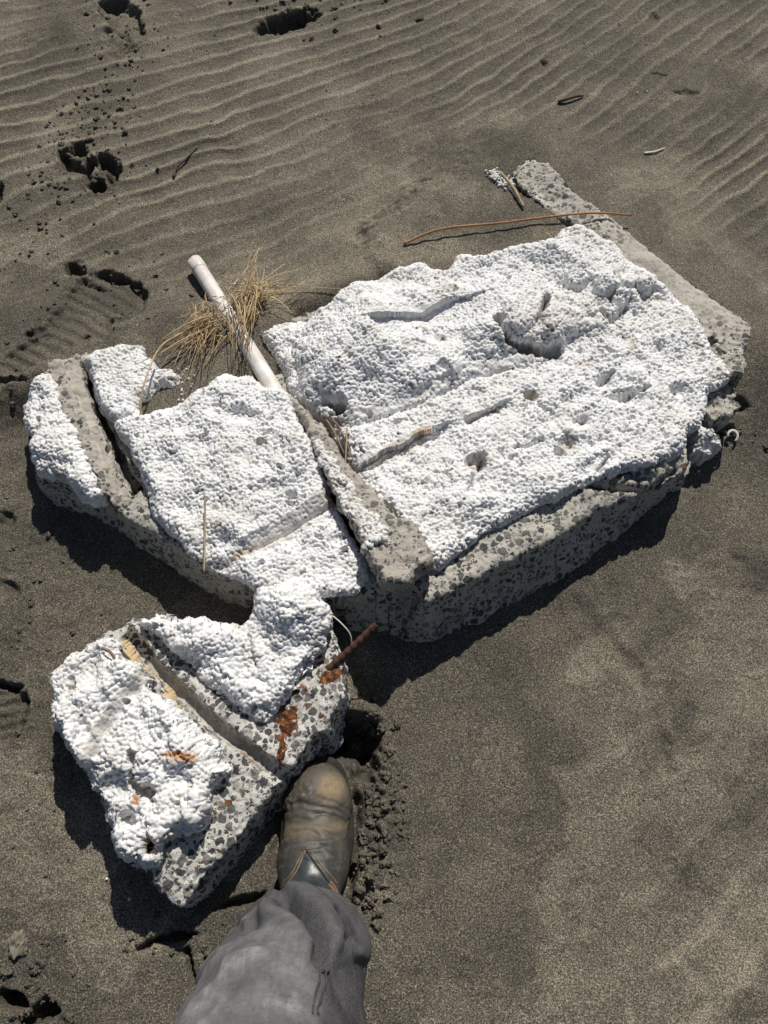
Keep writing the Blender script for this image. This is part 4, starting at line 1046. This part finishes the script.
def boot_disp(C, N):
    x, y, z = C[:, 0] - BOOT[0], C[:, 1] - BOOT[1], C[:, 2] - BOOT[2]
    h = np.zeros(len(C))
    w = fbm3(C * 30, 2, 9) * .006
    for (pts, dep, wid) in (([(-.055, .206), (-.02, .214), (.02, .206), (.055, .196)], -.0035, .004), ([(.010, .222), (.030, .218), (.052, .206)], -.003, .0028), ([(-.01, .196), (.02, .194), (.05, .186)], -.0028, .0028),
                            ([(-.05, .178), (-.02, .172), (.02, .168), (.05, .172)], .0032, .006), ([(-.055, .160), (-.02, .168), (.015, .160)], -.0028, .004), ([(-.05, .186), (-.03, .190), (-.008, .186)], -.0022, .003),
                            ([(-.055, .128), (-.03, .145), (.0, .152), (.04, .148)], .0025, .006), ([(-.05, .118), (-.02, .138), (.02, .14)], -.0022, .004), ([(.0, .232), (.03, .230), (.05, .226)], .002, .006)):
        d, s, p = sdline(x + w, y + w, pts)
        h += dep * .8 * np.exp(-(d / (wid * .75))**2) * sst(0, .15, p) * sst(1, .85, p) * (z > .03)
    h += .0006 * fbm3(C * 60, 3, 31) - .0016 * sst(.10, .16, y) * sst(.23, .20, y) * np.clip(1 - np.abs(fbm3(C * np.array((14., 60., 30.)), 2, 33)) * 4, 0, 1)
    mud = sst(1.15, .55, ell(x + .5 * w, y + w, -.032, .236, .036, .020, -15)) * (z > .03)
    mud = np.maximum(mud, sst(1.1, .6, ell(x, y + w, -.045, .215, .016, .02, 0)))
    h += mud * (.0012 + .0022 * fbm3(C * 150, 3, 41))
    dust = .08 * sst(.14, .22, y) + .05 * sst(.10, .17, y)
    dust = np.maximum(dust, .9 * sst(1.25, .3, ell(x, y, .026, .240, .030, .030, 0)))
    dust = np.maximum(dust * (1 - .7 * mud), .45 * sst(.05, .02, z))
    dust = np.maximum(dust, .45 * np.exp(-((y - .175 - .1 * x) / .012)**2))
    return C + N * h[:, None], {'dust': np.clip(dust, 0, 1), 'mud': mud}
boot = mesh_np('boot', co + BOOT, qd, M_LEATHER, person, displace=boot_disp)
BV = np.empty(len(boot.data.vertices) * 3, np.float32); boot.data.vertices.foreach_get('co', BV); BV = BV.reshape(-1, 3)   # boot-local
# sole
def sole():
    n = 96; O = []
    for k in range(n):
        a = 2 * math.pi * k / n; c, s = math.cos(a), math.sin(a)
        y = .130 + .162 * s
        f = (y + .015) / .314
        w = .043 + .0185 * sst(.22, .55, np.float64(f)) - .004 * sst(.2, .4, np.float64(f)) * sst(.6, .4, np.float64(f))
        O.append((w * np.sign(c) * abs(c)**.62 + .003 * f, y - .0 * c))
    O = np.array(O); V = []; Q = []
    lv = [(-.012, .97), (-.010, 1.0), (.006, 1.02), (.007, 1.0), (.018, 1.015), (.022, 1.03), (.026, 1.02), (.027, .9)]
    for z, sc in lv:
        for p in O: V.append((p[0] * sc, .142 + (p[1] - .142) * (1 + (sc - 1) * .5), z))
    for i in range(len(lv) - 1):
        for k in range(n): Q.append((i * n + k, i * n + (k + 1) % n, (i + 1) * n + (k + 1) % n, (i + 1) * n + k))
    V.append((0, .142, lv[-1][0])); V.append((0, .142, lv[0][0])); m = len(lv) * n
    T = [(m, (len(lv) - 1) * n + k, (len(lv) - 1) * n + (k + 1) % n) for k in range(n)] + [(m + 1, (k + 1) % n, k) for k in range(n)]
    mesh_np('sole', np.array(V) + BOOT, Q, M_SOLE, boot, tris=T)
sole()
def surf(px, py):
    """highest boot point under a photo position, person-local -> world"""
    W = BV + BOOT
    qx, qy = pix(W[:, 0], W[:, 1], W[:, 2])
    d = (qx - px)**2 + (qy - py)**2
    i = np.argsort(d)[:14]
    return W[i[np.argmax(W[i, 2])]]
def seam_line(pts, off, r, name, mat):
    mb = MB(); P = [surf(*p) for p in pts]
    P = np.array(P) + (0, .0006, off)
    for _ in range(2): P[1:-1] = (P[:-2] + 2 * P[1:-1] + P[2:]) / 4
    mb.tube(P, r, 6, .7); return mb
def line_px(a, n=14):
    P = np.array(a, float); t = np.linspace(0, len(P) - 1, n); i = np.minimum(t.astype(int), len(P) - 2); return P[i] + (P[i + 1] - P[i]) * (t - i)[:, None]
def gusset():
    W = BV + BOOT; qx, qy = pix(W[:, 0], W[:, 1], W[:, 2])
    tri = [(304, 852), (326, 880), (334, 892), (296, 898), (288, 888), (298, 868)]
    P = [tri[i] for i in range(6)]
    me = boot.data; ids = np.empty(len(me.polygons) * 4, np.int32); me.polygons.foreach_get('vertices', ids); F4 = ids.reshape(-1, 4)
    nn = np.empty(len(BV) * 3, np.float32); me.vertex_normals.foreach_get('vector', nn); nn = nn.reshape(-1, 3)
    ok = (sdpoly(qx, qy, P) < 0) & (nn[:, 2] + nn[:, 1] > .25)
    f = F4[ok[F4].all(1)]
    u, inv = np.unique(f, return_inverse=True)
    if len(u): mesh_np('elastic_panel', W[u] + nn[u] * .0008, inv.reshape(-1, 4), M_ELASTIC, boot)
gusset()
def boot_lines(name, mat, runs, r):
    mb = MB()
    for pts in runs:
        P = np.array([surf(*p) for p in line_px(pts, 16)]) + (0, .0004, .0010)
        for _ in range(3): P[1:-1] = (P[:-2] + 2 * P[1:-1] + P[2:]) / 4
        mb.tube(P, r, 6, .7)
    mb.build(name, mat, boot)
boot_lines('stitching', M_THREAD, [[(304, 850), (300, 862), (294, 874), (286, 884), (276, 890)], [(307, 847), (301, 853), (295, 866), (289, 876), (279, 885)], [(312, 850), (321, 862), (331, 874), (339, 884)]], .0008)
boot_lines('panel_seam', M_SOLE, [[(305, 849), (316, 862), (326, 876), (334, 888)]], .0013)
boot_lines('pull_tab', M_TAB, [[(331, 882), (335, 886), (338, 893), (339, 900)], [(329, 884), (333, 888), (336, 895), (337, 900)]], .0026)

def trousers():
    ctrl = [((303, 956), .215, 124), ((295, 964), .29, 142), ((285, 986), .37, 154), ((275, 1024), .46, 176)]
    pts = [np.array((-.114, -.092, .095)), np.array((-.113, -.100, .15))]; rad = [.060, .070]
    for (p, z, w) in ctrl:
        q = on(p[0], p[1], z); pts.append(q); d = q[1] * CP + (CZ - z) * SP; rad.append(w / 2 * d / F)
    pts += [np.array((-.118, -.21, .56)), np.array((-.118, -.30, .72)), np.array((-.11, -.40, .88)), np.array((-.10, -.46, .98))]
    rad += [.102, .108, .115, .12]
    pts = np.array(pts); rad = np.array(rad)
    n, seg = 190, 150
    t = np.concatenate([np.linspace(0, 5, 150, endpoint=False), np.linspace(5, len(pts) - 1, n - 150)])
    i = np.minimum(t.astype(int), len(pts) - 2); f = (t - i)[:, None]
    cl = lambda k, A: A[np.clip(k, 0, len(A) - 1)]
    def cr(A):
        p0, p1, p2, p3 = cl(i - 1, A), cl(i, A), cl(i + 1, A), cl(i + 2, A); ff = f if A.ndim > 1 else f[:, 0]
        return .5 * (2 * p1 + (p2 - p0) * ff + (2 * p0 - 5 * p1 + 4 * p2 - p3) * ff**2 + (3 * p1 - p0 - 3 * p2 + p3) * ff**3)
    C = cr(pts); r = cr(rad)
    T = np.gradient(C, axis=0); T /= np.linalg.norm(T, axis=1)[:, None]
    s = np.cross(T, np.array((0, 1.0, 0))); s = np.cross(np.cross(T, (1.0, 0, 0)), T); s /= np.linalg.norm(s, axis=1)[:, None]
    w = np.cross(s, T)
    a = np.linspace(0, 2 * np.pi, seg, endpoint=False)
    fx = (1.10 - .10 * sst(0, 2.2, t))[:, None, None]; fy = (.72 + .10 * sst(0, 1, t) + .18 * sst(1.6, 3.6, t))[:, None, None]
    V = C[:, None, :] + r[:, None, None] * (fx * np.cos(a)[None, :, None] * s[:, None, :] + fy * np.sin(a)[None, :, None] * w[:, None, :])
    N = np.cos(a)[None, :, None] * s[:, None, :] + np.sin(a)[None, :, None] * w[:, None, :]
    V = V.reshape(-1, 3); N = N.reshape(-1, 3)
    # inner turn of the hem and a cap at the waist
    idx = np.arange(n * seg).reshape(n, seg)
    Q = np.stack([idx[:-1], np.roll(idx, -1, 1)[:-1], np.roll(idx, -1, 1)[1:], idx[1:]], -1).reshape(-1, 4)
    hem = V[:seg] - N[:seg] * .012 + (0, 0, -.0); hem2 = hem + np.array((0, 0, .05))
    k = len(V); V = np.concatenate([V, hem, hem2, C[-1:]]); N = np.concatenate([N, N[:seg] * 0, N[:seg] * 0, N[:1] * 0])
    h0, h1 = k + np.arange(seg), k + seg + np.arange(seg)
    Q = np.concatenate([Q, np.stack([h0, np.roll(h0, -1), np.roll(idx[0], -1), idx[0]], -1), np.stack([h1, np.roll(h1, -1), np.roll(h0, -1), h0], -1)])
    Tt = np.stack([idx[-1], np.roll(idx[-1], -1), np.full(seg, len(V) - 1)], -1)
    PX, PY = pix(V[:, 0], V[:, 1], V[:, 2])
    ta = np.concatenate([np.repeat(t, seg), np.zeros(2 * seg), [9]])
    front = sst(-.3, .25, N[:, 1] + .35 * N[:, 2] + 0)
    h = .0035 * fbm3(V * 16, 2, 55) + .0022 * fbm3(V * 40, 2, 57)
    wear = np.zeros(len(V))
    folds = [  # (points, depth m, width px): valleys < 0, ridges > 0
        ([(283, 893), (296, 912), (310, 934), (322, 955), (330, 968)], -.030, 5.5), ([(298, 888), (312, 906), (326, 930), (338, 958)], .012, 7), ([(276, 890), (270, 905), (262, 925)], .004, 6),
        ([(284, 888), (300, 900), (318, 912), (332, 925), (340, 948)], .020, 8), ([(330, 912), (334, 928), (342, 940), (350, 946)], -.014, 6),
        ([(258, 914), (280, 922), (298, 938), (312, 958)], .016, 9), ([(238, 926), (252, 914), (266, 908), (280, 914)], .005, 5), ([(240, 938), (254, 922), (270, 916)], -.004, 4),
        ([(345, 905), (358, 925), (362, 945), (356, 962)], .008, 10), ([(310, 890), (335, 898), (352, 914)], .005, 7),
        ([(190, 1008), (208, 996), (245, 988), (275, 996), (296, 1020)], .010, 5), ([(192, 996), (212, 984), (250, 980), (285, 990)], -.010, 6),
        ([(215, 968), (250, 955), (285, 960)], .004, 6), ([(300, 968), (315, 985), (318, 1010)], -.005, 6), ([(340, 960), (345, 990), (342, 1020)], -.006, 10), ([(200, 985), (240, 972), (270, 972)], -.003, 5), ([(262, 1024), (285, 1000), (310, 1000)], .004, 5)]
    rdg = 1 - np.abs(fbm3(V * np.array((9., 22., 22.)) + 3.3, 3, 65)) * 2.2; rdg = np.clip(rdg, 0, 1)**2
    h += .0022 * rdg
    for pts_, dep, wd in folds:
        d, sd, p = sdline(PX + 2 * fbm3(V * 30, 1, 61), PY, pts_)
        g_ = np.exp(-(d / wd)**2) * sst(0, .12, p) * sst(1, .9, p) * front * (ta < 5.6)
        h += 1.25 * dep * g_ * (.25 + .75 * sst(.1, 1.2, ta)) * sst(868, 902, PY)
        if dep > 0: wear = np.maximum(wear, .8 * np.exp(-(d / (wd * .55))**2) * sst(0, .15, p) * sst(1, .85, p))
    h = np.where(h > 0, .016 * np.tanh(h / .016), .024 * np.tanh(h / .024)) * (.35 + .65 * sst(.2, 1.6, ta))
    sl_ = sdline(PX, PY, [(262, 880), (292, 925), (322, 968), (330, 1060)]); broad = sst(-6, 22, sl_[0] * sl_[1]) * sst(895, 960, PY); wear = np.maximum(wear * (.35 + .65 * broad), (.45 + .3 * fbm3(V * 14, 3, 63)) * broad)
    wear = np.clip(wear + .6 * rdg * broad, 0, 1) * front
    V = V + N * h[:, None]
    ob = mesh_np('trouser_leg', V, Q, M_DENIM, person, {'wear': np.clip(wear, 0, 1)}, tris=Tt)
    # felled side seam with its two rows of stitching
    body = V[:n * seg]; NB = N[:n * seg]; bx, by = PX[:n * seg], PY[:n * seg]
    def on_leg(p):
        okk = (NB[:, 1] * .4 + NB[:, 2] * 1.0 + .0) > -.35
        d = (bx - p[0])**2 + (by - p[1])**2 + np.where(okk, 0, 1e6); i = np.argsort(d)[:10]; return body[i[np.argmax(body[i, 2])]]
    mb = MB()
    for off in (0, 5.5):
        P = np.array([on_leg(q) for q in line_px([(329 + off * .9, 965), (324 + off, 985), (318 + off, 1008), (311 + off, 1030)], 24)])
        for _ in range(4): P[1:-1] = (P[:-2] + 2 * P[1:-1] + P[2:]) / 4
        P[:, 2] += .0025; P[:, 1] += .001
        mb.tube(P, .0012, 6)
    mb.build('side_seam', M_DENIM, ob)
trousers()

# ------------------------------------------------------------------ light, sky, camera
EL = math.radians(47); sx, sy = .22, .975          # horizontal direction towards the sun: right and ahead
az = math.atan2(sx, sy)
sun = bpy.data.lights.new('sun', 'SUN'); sun.energy = 5.0; sun.angle = math.radians(.53); sun.color = (1, .955, .88)
so = bpy.data.objects.new('sun', sun); COL.objects.link(so)
d = Vector((-math.sin(az) * math.cos(EL), -math.cos(az) * math.cos(EL), -math.sin(EL)))
so.rotation_euler = d.to_track_quat('-Z', 'Y').to_euler(); so.location = (2, 4, 5)
wd = bpy.data.worlds.new('World'); scene.world = wd; wd.use_nodes = True
nt = wd.node_tree; bg = nt.nodes['Background']; bg.inputs['Strength'].default_value = .05
sk = nt.nodes.new('ShaderNodeTexSky'); sk.sky_type = 'NISHITA'; sk.sun_disc = False; sk.sun_elevation = EL; sk.sun_rotation = az
nt.links.new(sk.outputs[0], bg.inputs[0])

cam = bpy.data.cameras.new('camera'); cam.sensor_fit = 'VERTICAL'; cam.sensor_height = 36; cam.lens = 36 * F / IH
cam.clip_start = .02; cam.clip_end = 500
cob = bpy.data.objects.new('camera', cam); COL.objects.link(cob)
cob.location = (0, 0, CZ); cob.rotation_euler = (math.pi / 2 - PITCH, 0, 0)
scene.camera = cob
scene.view_settings.view_transform = 'Standard'; scene.view_settings.look = 'None'; scene.view_settings.exposure = -.27; scene.view_settings.gamma = 1
scene.view_settings.use_curve_mapping = False
